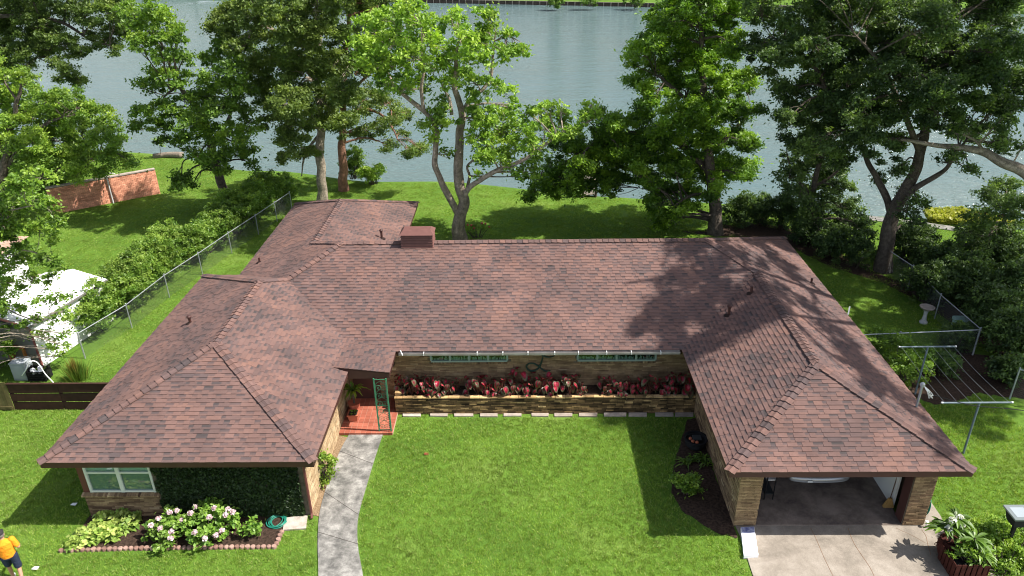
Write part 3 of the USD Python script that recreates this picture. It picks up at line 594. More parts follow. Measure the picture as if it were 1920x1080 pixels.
# service mast with weatherhead and loose white wires
P = onroof(1718, 764); m = MB(); tube(m, [P - [0, 0, .2], P + [0, 0, .80]], .035, 10); mp = put(H, 'service_mast', m, 'galvanised')
m = MB(); Q = P + [0, 0, .80]; lathe(m, Q, [(.035, -.05), (.07, 0), (.07, .07), (.04, .11), (0, .12)], 10); put(mp, 'weatherhead', m, 'galvanised')
m = MB()
for k in range(6): a = r2.uniform(-.5, .9); tube(m, smooth_path([Q + [.05, -.03, 0], Q + [.10 + .1 * k / 6, -.1, -.10], Q + [.10 + .25 * math.cos(a), -.1 + .1 * math.sin(a), -.25 - .2 * r2.random()], Q + [.22 + .15 * r2.random(), -.05, -.30]], 5), .009, 5)
put(mp, 'loose_wire', m, 'white_plastic')
Q2 = at(1925, 771, 19.0); m = MB(); tube(m, smooth_path([Q + [.3, -.05, -.28], (Q + Q2) / 2 + [0, 0, -.25], Q2, Q2 + (Q2 - Q) * .8], 8), .012, 6); put(mp, 'service_cable', m, 'black')
# porch floor with its tiles
PX0, PX1 = WX1 + .02, at(735, 806, 21.2)[0]; PY0, PY1 = gr(690, 812, .1)[1], MWY
m = MB(); bx(m, PX0, PX1, PY0, PY1, -.05, .10); pf = put(H, 'porch_floor', m, 'grout')
ts = .19; nx, ny = int((PX1 - PX0) / ts), int((PY1 - PY0) / ts); tx, ty = (PX1 - PX0) / nx, (PY1 - PY0) / ny
for i in range(nx):
    for j in range(ny):
        m = MB(); v = boxv(PX0 + i * tx + .006, PX0 + (i + 1) * tx - .006, PY0 + j * ty + (.006 if j else -.006), PY0 + (j + 1) * ty - .006, .09 if j else -.04, .108); m.add(v, CUBE_F, float(r2.random())); put(pf, 'tile', m, 'tile')
# the front door, deep in the shade of the porch
m = MB(); bx(m, PX0 + .15, PX0 + 1.15, MWY - .05, MWY - .012, .11, 2.2); dr = put(H, 'door', m, 'fascia'); m = MB(); tube(m, [(PX0 + 1.05, MWY - .05, 1.05), (PX0 + 1.05, MWY - .11, 1.05)], .03, 8); put(dr, 'handle', m, 'gutter')
# ------------------------------------------------------------------ iron letter, wall lamp, iron porch panel
def wp(q): return at(860 + q[0] / 4, 620 + q[1] / 4, MWY - .045)
stroke1 = smooth_path([wp(q) for q in [(725, 176), (706, 194), (670, 198), (640, 190), (610, 176), (596, 160)]], 6)
stroke2 = smooth_path([wp(q) for q in [(642, 150), (632, 195), (618, 245), (592, 286), (550, 302), (518, 288), (510, 264), (530, 246), (568, 248), (605, 272), (640, 298), (668, 303), (692, 296)]], 6)
m = MB(); tube(m, stroke1, np.interp(np.linspace(0, 1, len(stroke1)), [0, .5, 1], [.012, .035, .014]), 8); tube(m, stroke2, np.interp(np.linspace(0, 1, len(stroke2)), [0, .2, .9, 1], [.014, .036, .03, .012]), 8)
solo('wall_letter', m, 'iron_dark', 'dark green iron script letter L on the recessed brick wall', 'letter', smooth=True)
P = at(735, 677, MWY); LT = thing('wall_lantern', 'small black lantern on the shaded wall beside the porch', 'lantern', P)
m = MB(); bx(m, P[0] - .09, P[0] + .09, P[1] - .05, P[1] - .012, P[2] - .16, P[2] + .10); put(LT, 'back_plate', m, 'black')
m = MB(); v = boxv(P[0] - .07, P[0] + .07, P[1] - .20, P[1] - .055, P[2] - .14, P[2] + .04); v[4:, 0] = P[0] + (v[4:, 0] - P[0]) * 1.25; m.add(v, CUBE_F); put(LT, 'lamp_body', m, 'charcoal')
m = MB(); v = boxv(P[0] - .11, P[0] + .11, P[1] - .22, P[1] - .04, P[2] + .045, P[2] + .12); v[4:, 0] = P[0] + (v[4:, 0] - P[0]) * .3; m.add(v, CUBE_F); put(LT, 'lamp_cap', m, 'black')
pA, pB = gr(735, 800, .1), gr(718, 808, .1); pA = np.array([PX1 - .06, PY0 + .10, .108]); pB = pA + [-.42, 0, 0]
IR = thing('iron_porch_panel', 'green wrought iron panel with scrolls holding up the porch corner', 'iron panel', pA)
for P, nm in ((pA, 'post'), (pB, 'post')):
    m = MB(); bx(m, P[0] - .022, P[0] + .022, P[1] - .022, P[1] + .022, P[2], ZF - .2); put(IR, nm, m, 'iron_green')
def scroll(c, R, flip, turns=1.4, z_dir=1):
    th = np.linspace(0, turns * 2 * np.pi, 22); r = R * (1 - th / th[-1] * .85)
    return np.stack([c[0] + flip * (r * np.cos(th) - R), np.full(22, c[1]), c[2] + z_dir * r * np.sin(th)], 1)
zc = .30
while zc < 2.2:
    for fl, x0 in ((1, pA[0] - .03), (-1, pB[0] + .03)):
        m = MB(); c = np.array([x0, pA[1], zc]); tube(m, scroll(c, .11, fl), .008, 5); tube(m, smooth_path([c, c + [-fl * .03, 0, .16], c + [-fl * .18, 0, .27]], 6), .008, 5); put(IR, 'scroll', m, 'iron_green')
    zc += .33
for z in (.18, 1.2, 2.28):
    m = MB(); bar(m, (pB[0], pA[1], z), (pA[0], pA[1], z), .02, .02); put(IR, 'rail', m, 'iron_green')
m = MB()
for k in range(24): z = .2 + k * .085; m.tm(trimesh.creation.icosphere(1, .022), .5); m.v[-1] = m.v[-1] + [pA[0] - .021 - .012, pA[1] - .023, z]
put(IR, 'leaf_ornament', m, 'iron_dark')

# ------------------------------------------------------------------ leaves, limbs, trees
tr = np.random.default_rng(11)
def unit(v): return v / np.maximum(np.linalg.norm(v, axis=-1, keepdims=True), 1e-9)
def leaves(mb, p, size, tone, up=.7, aspect=.52, fold=.18, r=tr, dirs=None):
    p = np.asarray(p, float); n = len(p)
    nr = unit(unit(r.normal(size=(n, 3))) + [0, 0, up]); d = unit(r.normal(size=(n, 3))) if dirs is None else dirs
    d = unit(d - nr * (d * nr).sum(1, keepdims=True)); s = np.cross(nr, d)
    Ln = (size * r.uniform(.65, 1.3, n))[:, None]; Wd = Ln * aspect * .5
    a, b, c, e = p - d * Ln * .5, p + s * Wd + nr * Wd * fold, p + d * Ln * .5, p - s * Wd + nr * Wd * fold
    V = np.stack([a, b, c, e], 1).reshape(-1, 3); i = np.arange(n)[:, None] * 4
    F = np.vstack([i + [0, 1, 2], i + [0, 2, 3]])
    return mb.add(V, F, np.repeat(np.clip(tone, 0, 1), 4))
def clumps(c, rad, k, r=tr, shell=.45, flat=.85):
    d = unit(r.normal(size=(k, 3)))
    d[:, 2] = np.where((d[:, 2] < -.35) & (r.random(k) < .55), -d[:, 2], d[:, 2])
    return c + d * (rad * r.uniform(shell, 1.0, k) ** .6)[:, None] * [1, 1, flat]
def fill(mb, c, rad, leaf, lai, r=tr, tone0=.5, tsp=.18, cr=.40, up=.7, aspect=.52, shell=.3, flat=.85, stray=.06):
    nl = int(max(20, math.pi * rad * rad * lai / (leaf * leaf * aspect * .5))); k = max(5, int(3.4 * (rad / cr) ** 2 * .75)); C = clumps(c, rad, k, r, shell, flat)
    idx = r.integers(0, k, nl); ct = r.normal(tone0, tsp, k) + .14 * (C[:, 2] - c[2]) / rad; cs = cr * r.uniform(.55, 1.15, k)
    off = r.normal(size=(nl, 3)) * .46 * [1, 1, .62]
    st = r.random(nl) < stray; off[st] *= 1.8
    P = C[idx] + off * cs[idx][:, None]; leaves(mb, P, leaf, ct[idx] + r.normal(0, .13, nl), up, aspect, r=r); return C
def limb(mb, pts, r0, r1, r=tr, n=9, per=7, wob=.25):
    P = smooth_path(pts, per); k = len(P); L_ = np.linalg.norm(np.diff(P, axis=0), axis=1).sum(); P = P + (np.cumsum(r.normal(0, 1, (k, 3)), 0) * 0 + (meshkit.noise(P * 1.3 + [r0 * 71, 0, 0])[:, None] - .5) * wob * r0 * 2 * np.array([1, 1, 0]))
    t = np.linspace(0, 1, k); R = (r0 * (1 - t) ** .8 + r1 * (1 - (1 - t) ** .8)) * (1 + .12 * (meshkit.noise(P * 2.2) - .5)); tube(mb, P, R, n, r.uniform(.3, .8)); return P, R
def tree(name, label, base, limbs, clusters, leafm, bark, leaf=.19, lai=3.0, cr=.45, group=None, twigs=3, tone0=.5, tsp=.18, flare=1.35, up=.7, aspect=.52, stray=.06, flat=.85, seed=1, shell=.3, grow=1.18, thin=1.0):
    r = np.random.default_rng(seed); T = thing(name, label, 'tree', base, group); nodes = []
    for i, (pts, r0, r1) in enumerate(limbs):
        m = MB(); P, R = limb(m, pts, r0, r1, r, 12 if i == 0 else 9)
        if i == 0:
            k = min(5, len(P)); b0 = P[0]; v = m.v[0]; h = np.clip(1 - (v[:, 2] - b0[2]) / (r0 * 3.5), 0, 1) ** 2; a = np.arctan2(v[:, 1] - b0[1], v[:, 0] - b0[0])
            v[:, :2] = b0[:2] + (v[:, :2] - b0[:2]) * (1 + h * (flare - 1) * (1 + .5 * np.sin(5 * a + seed)))[:, None]; v[:len(a)][h > .9, 2] -= .15
        put(T, 'trunk' if i == 0 else 'limb', m, bark, smooth=True); nodes += list(zip(P, R))
    NP = np.array([n[0] for n in nodes]); NR = np.array([n[1] for n in nodes]); lm, bm = MB(), MB()
    for c, rad in clusters:
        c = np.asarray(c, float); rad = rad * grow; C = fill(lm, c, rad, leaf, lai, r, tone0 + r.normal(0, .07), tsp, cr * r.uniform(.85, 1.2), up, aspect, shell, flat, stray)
        dist = np.linalg.norm(NP - c, axis=1) + np.where(NP[:, 2] > c[2] + .4, 3, 0); j = int(np.argmin(dist)); a = NP[j]
        mid = (a + c) / 2 + [0, 0, .12 * np.linalg.norm(c - a)] + r.normal(0, .15, 3); q = smooth_path([a, mid, c], 5); rr = thin * min(NR[j] * .7, .03 + .018 * np.linalg.norm(c - a))
        if np.linalg.norm(c - a) > .3: tube(bm, q, np.linspace(rr, .018, len(q)), 6, r.uniform(.3, .8))
        for e in C[r.permutation(len(C))[:twigs * 3]]:
            s = q[int(len(q) * r.uniform(.45, .95))]; tube(bm, smooth_path([s, (s + e) / 2 + r.normal(0, .1, 3), e], 3), [.018, .015, .013, .011, .009, .007, .005][:7] if False else np.linspace(.02, .006, len(smooth_path([s, s, e], 3))) * min(1, thin * 1.6), 4, r.uniform(.3, .8), cap=False)
    put(T, 'branches', bm, bark); put(T, 'crown', lm, leafm); return T
def pl_(y, *pts): return [at(u, v, y + (d[0] if d else 0)) for u, v, *d in pts]
def cl_(y, lst, spread, seed, extra=0.0):
    r = np.random.default_rng(seed); out = []
    for u, v, rp, *d in lst:
        P = at(u, v, y + (d[0] if d else r.uniform(-spread, spread))); out.append((P, rp * pxm(P)))
        if r.random() < extra: Q = at(u + r.normal(0, rp * .3), v + r.normal(0, rp * .3), y + r.uniform(-spread, spread) * 1.3); out.append((Q, rp * pxm(Q) * .8))
    return out
# the bright two stemmed tree behind the ridge
y = 38.9; b = gr(862, 449)
tree('tree', 'bright green tree with two pale bare stems behind the main ridge', b,
    [(np.vstack([[b - [0, 0, .3]], [b]] + [np.array(pl_(y, (862, 418), (864, 400), (868, 378), (860, 335), (858, 300), (864, 255, .3), (866, 215, .5), (858, 185, .5), (852, 150, .3), (856, 110), (862, 75)))]), .40, .05),
     (pl_(y, (860, 402), (843, 372, -.2), (828, 342, -.4), (817, 312, -.5), (816, 280, -.6), (820, 250, -.6), (806, 222, -.6), (795, 205, -.6), (790, 165, -.8), (796, 130, -.8), (790, 95, -.6)), .20, .04),
     (pl_(y, (868, 372), (880, 352, -.3), (905, 335, -.7), (935, 318, -1.0), (958, 310, -1.2), (985, 298, -1.3), (1012, 280, -1.4), (1050, 250, -1.5), (1088, 238, -1.6), (1112, 222, -1.6)), .16, .025),
     (pl_(y, (797, 210, -.6), (772, 190, -.3), (748, 170), (733, 150, .2), (718, 120, .3)), .14, .03),
     (pl_(y, (866, 215, .5), (885, 180, .8), (905, 168, .9), (922, 140, 1.0), (924, 100, 1.0), (930, 60, .9)), .14, .03),
     (pl_(y, (876, 352, .2), (880, 330, .5), (876, 312, .6), (888, 300, .6), (896, 296, .7)), .09, .03),
     (pl_(y, (848, 215, .2), (842, 185, .2), (832, 165, .2), (826, 150, .1)), .10, .03)],
    cl_(y, [(700, 55, 40), (735, 40, 38), (775, 25, 32), (690, 95, 34), (725, 90, 42), (765, 70, 42), (800, 55, 34), (820, 90, 30), (700, 130, 30), (740, 130, 34), (775, 115, 34), (805, 130, 26), (848, 45, 24), (866, 70, 26), (858, 25, 16), (905, 30, 22), (925, 40, 18), (915, 62, 20), (900, 85, 22), (870, 100, 26), (842, 115, 26), (880, 125, 24),
        (925, 105, 24), (955, 100, 24), (980, 98, 20), (955, 70, 18), (860, 145, 28), (890, 155, 24), (845, 160, 18), (925, 160, 18), (950, 178, 20), (965, 205, 15), (900, 195, 28), (880, 225, 24), (915, 230, 30), (945, 225, 28), (970, 245, 26), (925, 265, 28), (895, 265, 26), (955, 280, 24), (985, 255, 22), (1000, 220, 24), (1030, 210, 24), (1060, 215, 20), (1020, 240, 22), (1050, 240, 18), (1000, 275, 22), (985, 310, 16), (1105, 205, 16), (1120, 212, 10), (940, 300, 22), (912, 300, 22), (975, 330, 14), (1000, 325, 14),
        (820, 215, 24, -.6), (800, 235, 18, -.6), (835, 235, 16, -.6), (812, 262, 14, -.6), (830, 190, 14), (790, 160, 18), (720, 165, 20), (755, 165, 16), (895, 330, 9), (840, 290, 11), (1085, 240, 16, -1.5), (1100, 226, 14, -1.6), (1035, 262, 18, -1.4), (1065, 252, 17, -1.5), (1010, 290, 16, -1.3), (1112, 215, 12, -1.6), (960, 318, 13, -1.2)], 2.0, 5, .15),
    'leaf_bright', 'bark_grey', leaf=.21, lai=3.4, cr=.36, seed=3, grow=1.1, tone0=.55, tsp=.20, up=.8, stray=.1)
# left group
y = 45.4; b = gr(605, 379)
tree('tree', 'tall olive oak with a straight grey trunk behind the left rear wing', b,
    [(np.vstack([[b - [0, 0, .3]], [b], pl_(y, (604, 340), (602, 300), (600, 255), (598, 215), (596, 170), (598, 120), (600, 60), (606, 0))]), .36, .07), (pl_(y, (600, 240), (575, 205), (540, 175), (510, 160)), .16, .04), (pl_(y, (598, 200), (630, 160), (665, 130)), .15, .04), (pl_(y, (597, 160), (560, 110), (520, 60), (480, 40)), .14, .04), (pl_(y, (600, 250), (572, 290), (566, 330)), .10, .03)],
    cl_(y - 2.6, [(450, 50, 38), (490, 25, 40), (455, 95, 28), (500, 80, 40), (540, 40, 42), (590, 20, 44), (560, 85, 42), (610, 70, 40), (520, 130, 38), (480, 140, 30), (570, 140, 42), (620, 130, 40), (500, 180, 32), (545, 185, 40), (600, 190, 40), (640, 185, 34), (560, 235, 34), (520, 225, 28), (610, 240, 32), (645, 235, 28), (545, 275, 26), (575, 290, 22), (425, 25, 24), (430, 65, 18), (530, 300, 16), (640, -30, 45), (560, -35, 45), (480, -30, 40)], 2.6, 6, .4),
    'leaf_oak', 'bark_grey', leaf=.17, lai=5.0, cr=.40, seed=4, tone0=.6, tsp=.22)
y = 47.5; b = gr(644, 357)
tree('tree', 'feathery olive tree with a straight red brown trunk near the lake edge', b,
    [(np.vstack([[b - [0, 0, .3]], [b], pl_(y, (643, 320), (642, 280), (641, 240), (642, 190), (646, 120), (652, 40), (655, -30))]), .35, .06), (pl_(y, (642, 220), (680, 205), (715, 215), (735, 240), (745, 262)), .11, .03), (pl_(y, (643, 190), (690, 140), (730, 110)), .11, .03)],
    cl_(y, [(660, 30, 36), (690, 10, 34), (650, 90, 36), (690, 75, 34), (730, 20, 28), (665, 140, 34), (700, 130, 28), (655, 195, 30), (690, 190, 28), (725, 190, 22), (740, 225, 18), (715, 235, 20), (690, 245, 16), (735, 275, 16), (770, 290, 14), (785, 280, 12), (765, 215, 12), (755, 255, 12), (670, 250, 14), (670, -30, 45), (720, -25, 40)], 2.2, 7, .2),
    'leaf_oak', 'bark_red', leaf=.16, lai=4.0, cr=.40, seed=5, tone0=.62, tsp=.2)
y = 45.1; b = gr(424, 384)
tree('tree', 'dark leaning tree on the neighbour lawn with a bright sunlit top', b,
    [(np.vstack([[b - [0, 0, .3]], [b], pl_(y, (418, 350), (408, 320), (398, 290), (390, 250), (375, 215), (350, 180), (335, 160), (322, 130), (310, 95))]), .33, .05), (pl_(y, (395, 280), (420, 240), (440, 190), (445, 140)), .14, .03), (pl_(y, (405, 310), (370, 290), (330, 275)), .11, .03), (pl_(y, (335, 162, -1.5), (322, 170, -1.9), (308, 182, -2.0), (302, 197, -2.0)), .09, .02)],
    cl_(y - 2.8, [(250, 35, 26), (285, 20, 28), (275, 60, 28), (310, 50, 26), (265, 85, 22), (300, 90, 26), (335, 75, 22), (318, 115, 24), (345, 105, 20), (300, 140, 20), (285, 165, 22), (265, 165, 14), (320, 150, 18), (345, 145, 18), (395, 115, 22), (430, 90, 28), (400, 145, 26), (440, 130, 30), (425, 170, 30), (385, 180, 26), (455, 170, 24), (350, 195, 24), (310, 205, 22), (275, 215, 24), (260, 240, 18), (295, 240, 22), (335, 230, 26), (375, 225, 28), (415, 215, 30), (450, 215, 28), (360, 265, 28), (400, 260, 30), (440, 260, 28), (470, 240, 22), (395, 300, 26), (435, 295, 26), (370, 300, 20), (465, 285, 20), (425, 325, 18), (340, 330, 18), (360, 350, 16), (330, 355, 14), (305, 262, 12), (480, 310, 12), (240, 20, 20)], 2.0, 8, .1),
    'leaf_green', 'bark_dark', leaf=.20, lai=4.0, cr=.38, seed=6, grow=1.12, tone0=.42, tsp=.2)
y = 44.0; b = gr(5, 425)
tree('tree', 'broad bright spreading tree hanging over the red brick wall', b,
    [(np.vstack([[b - [0, 0, .3]], [b], pl_(y, (2, 380), (6, 330), (14, 290), (18, 250), (30, 200), (40, 160))]), .38, .06), (pl_(y, (8, 320), (45, 270), (90, 230), (140, 215)), .16, .03), (pl_(y, (4, 350), (50, 340), (100, 320), (160, 300), (200, 295)), .14, .03), (pl_(y, (14, 290), (-30, 240), (-70, 200)), .15, .04)],
    cl_(y, [(15, 150, 32), (50, 160, 26), (-10, 190, 40), (35, 195, 36), (75, 185, 26), (105, 190, 24), (130, 180, 20), (65, 225, 34), (110, 220, 34), (150, 205, 26), (180, 215, 24), (205, 235, 22), (150, 245, 32), (190, 265, 28), (220, 268, 18), (105, 265, 34), (60, 270, 32), (15, 245, 34), (150, 290, 30), (195, 300, 26), (228, 302, 18), (250, 312, 12), (110, 305, 30), (65, 310, 30), (150, 325, 22), (190, 325, 14), (80, 345, 22), (25, 300, 20), (110, 345, 20), (-30, 260, 45), (-40, 130, 45), (-60, 320, 50)], 2.6, 9, .2),
    'leaf_green', 'bark_dark', leaf=.17, lai=4.6, cr=.40, seed=7, tone0=.66, tsp=.18)
y = 52.0; b = gr(-230, 300)
tree('tree', 'dark olive oak whose boughs reach in at the top left over the water', b,
    [(np.vstack([[b - [0, 0, .3]], [b], pl_(y, (-225, 240), (-210, 180), (-190, 120), (-170, 60), (-160, -20))]), .5, .08), (pl_(y, (-205, 160), (-120, 110), (-40, 90), (40, 95), (100, 92), (150, 95)), .22, .03), (pl_(y, (-180, 80), (-80, 40), (20, 30), (110, 40), (170, 75), (205, 85)), .2, .03), (pl_(y, (60, 96), (100, 115), (115, 135), (150, 145)), .07, .02)],
    cl_(y, [(10, 20, 36), (50, 15, 34), (-20, 60, 40), (25, 60, 36), (65, 55, 34), (100, 25, 26), (95, 65, 28), (5, 100, 32), (45, 100, 30), (80, 98, 28), (120, 85, 24), (145, 95, 18), (115, 118, 18), (120, 145, 14), (145, 150, 13), (155, 160, 10), (10, 130, 20), (45, 128, 18), (135, 20, 22), (165, 25, 22), (200, 20, 26), (230, 25, 22), (180, 55, 20), (215, 60, 22), (200, 85, 14), (180, 78, 12), (220, 95, 12), (245, 55, 14), (-70, 20, 50), (-80, 90, 50), (40, -30, 50), (150, -30, 45), (230, -20, 35), (-150, 50, 60), (-160, -40, 70)], 2.4, 10, .15),
    'leaf_oak', 'bark_dark', leaf=.16, lai=5.0, cr=.40, seed=8, grow=1.22, tone0=.48, tsp=.18)
y = 25.2; b = np.array([-21.6, 22.6, 0])
nl = [(15, 355, 30), (45, 345, 24), (75, 335, 20), (20, 400, 34), (60, 385, 28), (95, 390, 20), (110, 420, 14), (30, 440, 30), (75, 430, 26), (100, 445, 14), (15, 490, 26), (55, 480, 22), (92, 490, 20), (112, 500, 10), (25, 530, 18), (62, 520, 16), (95, 525, 14), (10, 570, 18), (80, 565, 10), (108, 560, 13), (130, 555, 8), (35, 585, 14), (118, 585, 10), (70, 600, 12), (50, 612, 14), (100, 600, 9), (134, 602, 12), (20, 620, 18), (85, 625, 10), (62, 628, 8), (15, 655, 18), (105, 635, 9), (128, 625, 7), (100, 655, 10), (118, 668, 9), (12, 690, 16), (28, 705, 12), (125, 648, 6), (5, 725, 12), (-40, 450, 60), (-50, 560, 60), (-60, 660, 50)]
tree('tree', 'near bright leafy tree reaching in at the left edge over the white shed', b,
    [([b - [0, 0, .3], b, b + [.2, .6, 1.6], b + [.5, 1.3, 3.0], at(-60, 420, y), at(-30, 350, y)], .22, .05), ([b + [.3, 1.0, 2.2], at(-20, 575, y), at(40, 592, y - .4), at(90, 610, y - .6)], .045, .01), ([b + [.4, 1.3, 2.9], at(-10, 480, y), at(50, 470, y), at(100, 490, y)], .05, .01), ([at(-60, 420, y), at(0, 400, y), at(60, 385, y)], .06, .014)],
    cl_(y, nl, .9, 12, .1), 'leaf_green', 'bark_grey', leaf=.14, lai=3.8, cr=.24, seed=9, grow=1.08, thin=.2, tone0=.52, tsp=.17, up=.9, stray=.12, aspect=.6)
# right group
y = 39.7; b = gr(1343, 437)
tree('tree', 'big rich green tree with a broad dark left bough beside the lake', b,
    [(np.vstack([[b - [0, 0, .3]], [b], pl_(y, (1341, 405), (1338, 370), (1332, 320), (1328, 270), (1322, 210), (1318, 150), (1316, 90), (1318, 30))]), .42, .07), (pl_(y, (1334, 330), (1290, 280, .5), (1240, 255, 1), (1180, 250, 1.5), (1120, 270, 2), (1060, 305, 2.4), (1015, 345, 2.6)), .2, .03), (pl_(y, (1330, 290), (1370, 250), (1405, 215)), .16, .03), (pl_(y, (1325, 230), (1280, 180), (1230, 140)), .15, .03), (pl_(y, (1338, 370, -.2), (1300, 365, -.8), (1265, 385, -1.2)), .12, .03)],
    cl_(y, [(1270, 20, 34), (1240, 40, 26), (1310, 10, 34), (1300, 55, 36), (1250, 75, 34), (1345, 50, 34), (1380, 30, 30), (1215, 95, 28), (1190, 95, 20), (1270, 115, 36), (1320, 110, 36), (1365, 100, 34), (1180, 115, 14), (1225, 135, 26), (1195, 155, 20), (1280, 165, 38), (1330, 165, 38), (1380, 160, 34), (1230, 180, 30), (1210, 215, 26), (1260, 220, 36), (1310, 220, 38), (1360, 220, 36), (1400, 215, 26), (1235, 260, 30), (1280, 270, 36), (1330, 270, 36), (1375, 270, 32), (1405, 270, 22), (1230, 300, 28), (1265, 320, 32), (1310, 325, 34), (1360, 320, 32), (1395, 315, 22), (1220, 345, 22), (1250, 365, 26), (1290, 370, 28), (1225, 385, 20), (1255, 405, 20), (1240, 420, 14), (1275, 395, 16), (1345, 360, 22),
        (1190, 240, 30, 1.5), (1150, 245, 30, 1.8), (1195, 280, 34, 1.2), (1155, 280, 34, 1.7), (1110, 265, 28, 2), (1120, 295, 32, 2), (1080, 290, 28, 2.3), (1160, 315, 28, 1.5), (1190, 325, 24, 1.2), (1085, 320, 28, 2.2), (1045, 315, 24, 2.5), (1050, 345, 22, 2.5), (1015, 345, 20, 2.6), (1000, 365, 16, 2.6), (1030, 365, 16, 2.4), (1120, 330, 20, 2), (1095, 220, 12, 2), (1115, 212, 12, 2), (1290, -30, 50), (1360, -25, 50), (1085, 345, 22, 2), (1120, 348, 20, 1.8), (1065, 352, 18, 2.2), (1150, 340, 22, 1.6)], 2.6, 13, .5),
    'leaf_pecan', 'bark_dark', leaf=.20, lai=6.0, cr=.42, seed=10, grow=1.22, tone0=.56, tsp=.30, up=.9, aspect=.42, flat=.8)
y = 34.5; b = gr(1655, 507)
tree('tree', 'massive dark oak with a forked trunk beyond the right hand fence', b,
    [(np.vstack([[b - [0, 0, .3]], [b], pl_(y, (1660, 470), (1667, 430), (1675, 400), (1690, 370), (1712, 330), (1724, 290), (1732, 250), (1735, 210), (1738, 150), (1735, 80))]), .42, .08), (pl_(y, (1673, 405), (1662, 370, .3), (1645, 335, .5), (1628, 305, .7), (1615, 270, .8), (1600, 220, .8)), .20, .05), (pl_(y, (1690, 372), (1720, 350, -.4), (1755, 330, -.7), (1775, 315, -.8), (1790, 290, -.9), (1810, 265, -1)), .16, .04), (pl_(y, (1732, 250), (1700, 262), (1660, 260), (1620, 262)), .10, .03), (pl_(y, (1600, 220, .8), (1560, 180, 1), (1530, 130, 1.2), (1490, 90, 1.4), (1450, 70, 1.6)), .13, .03), (pl_(y, (1725, 288), (1690, 200, -.6), (1650, 120, -1), (1600, 60, -1.2)), .15, .03)],
    cl_(y, [(1440, 40, 30), (1425, 90, 28), (1470, 80, 34), (1450, 130, 26), (1500, 40, 36), (1520, 95, 38), (1480, 170, 26), (1500, 215, 30), (1470, 230, 22), (1540, 150, 38), (1560, 45, 40), (1580, 100, 40), (1550, 205, 36), (1600, 160, 40), (1620, 40, 42), (1640, 95, 42), (1600, 220, 34), (1660, 150, 42), (1560, 255, 30), (1620, 265, 30), (1680, 40, 42), (1700, 100, 42), (1650, 210, 34), (1720, 160, 42), (1740, 40, 42), (1760, 100, 42), (1700, 215, 36), (1780, 160, 40), (1800, 40, 42), (1820, 100, 42), (1760, 215, 34), (1840, 160, 38), (1860, 40, 42), (1880, 100, 42), (1815, 215, 32), (1860, 215, 28), (1900, 165, 36), (1840, 250, 22), (1870, 265, 20), (1800, 255, 16), (1670, 265, 22), (1520, 280, 24), (1580, 295, 20), (1790, 300, 14), (1815, 320, 10), (1700, 395, 12), (1715, 415, 12), (1690, 430, 10), (1725, 380, 14), (1705, 360, 10), (1650, 335, 12), (1640, 300, 14), (1690, 320, 12), (1430, -25, 50), (1540, -25, 50), (1650, -25, 50), (1760, -25, 50), (1870, -25, 50)], 2.8, 14, .8),
    'leaf_dark', 'bark_dark', leaf=.15, lai=5.2, cr=.40, seed=11, grow=1.25, tone0=.55, tsp=.25)
y = 38.5; b = gr(1522, 452)
tree('tree', 'slim dark tree smothered in leaves between the rear hedge and the forked oak', b,
    [(np.vstack([[b - [0, 0, .3]], [b], pl_(y, (1520, 410), (1524, 360), (1535, 310), (1552, 270), (1560, 220))]), .24, .05), (pl_(y, (1526, 350), (1560, 330), (1590, 300)), .10, .03), (pl_(y, (1524, 370), (1490, 330), (1475, 290)), .09, .03)],
    cl_(y, [(1500, 300, 30), (1545, 295, 28), (1480, 335, 24), (1520, 335, 32), (1565, 325, 26), (1500, 370, 28), (1545, 370, 32), (1580, 360, 22), (1520, 410, 30), (1565, 405, 30), (1595, 395, 22), (1490, 265, 24), (1530, 260, 26), (1610, 420, 22), (1545, 440, 28), (1590, 440, 28)], 1.6, 15, .2),
    'leaf_dark', 'bark_dark', leaf=.16, lai=4.5, cr=.38, seed=12, grow=1.2, tone0=.52, tsp=.22)
# the shade tree right of the frame: its long bough comes in at the right edge and its crown shades the roof
b = np.array([25.5, 27.0, 0]); shade = []
sr = np.random.default_rng(31)
for u, v, h, rr in [(1290, 470, 19, 1.0), (1262, 490, 20, .8), (1310, 505, 18, 1.2), (1285, 535, 19, 1.0), (1265, 560, 20, .7), (1330, 545, 18, 1.2), (1300, 575, 20, 1.1), (1262, 590, 19, .8), (1340, 590, 19, 1.2), (1325, 622, 20, .8), (1380, 560, 18, 1.2), (1380, 610, 19, 1.0), (1425, 575, 20, 1.0), (1350, 480, 19, .9), (1400, 500, 20, 1.0), (1440, 540, 19, .9), (1450, 590, 20, .7), (1340, 450, 20, .9), (1400, 455, 20, .9), (1450, 455, 19, .9), (1490, 480, 19, .9), (1520, 500, 19, .7), (1540, 560, 20, .8), (1590, 600, 19, .9), (1630, 630, 20, .9), (1660, 660, 19, .9), (1610, 655, 20, .7), (1690, 690, 20, .9), (1650, 700, 19, .6), (1710, 740, 19, .8), (1740, 790, 20, .7), (1770, 830, 19, .5)]:
    P = gr(u, v, 3.6) if u < 1700 else gr(u, v, 2.8); Q = P + SUN * ((h - P[2]) / SUN[2]); shade.append((Q, rr * .95))
for k in range(0, 34, 2): P = gr(*[(1560, 545), (1600, 570), (1640, 590), (1590, 520), (1640, 545), (1690, 575), (1740, 610), (1680, 640), (1760, 660), (1800, 690), (1850, 720), (1780, 590), (1620, 500), (1560, 500), (1700, 540), (1880, 700), (1740, 700), (1830, 660), (1700, 610), (1600, 540), (1820, 740), (1890, 760), (1860, 800), (1790, 640), (1660, 610), (1545, 520), (1580, 560), (1530, 480), (1640, 520), (1720, 580), (1760, 560), (1900, 730), (1840, 690), (1770, 715)][k]); h = sr.uniform(12, 19); shade.append((P + SUN * (h / SUN[2]), sr.uniform(.7, 1.1)))
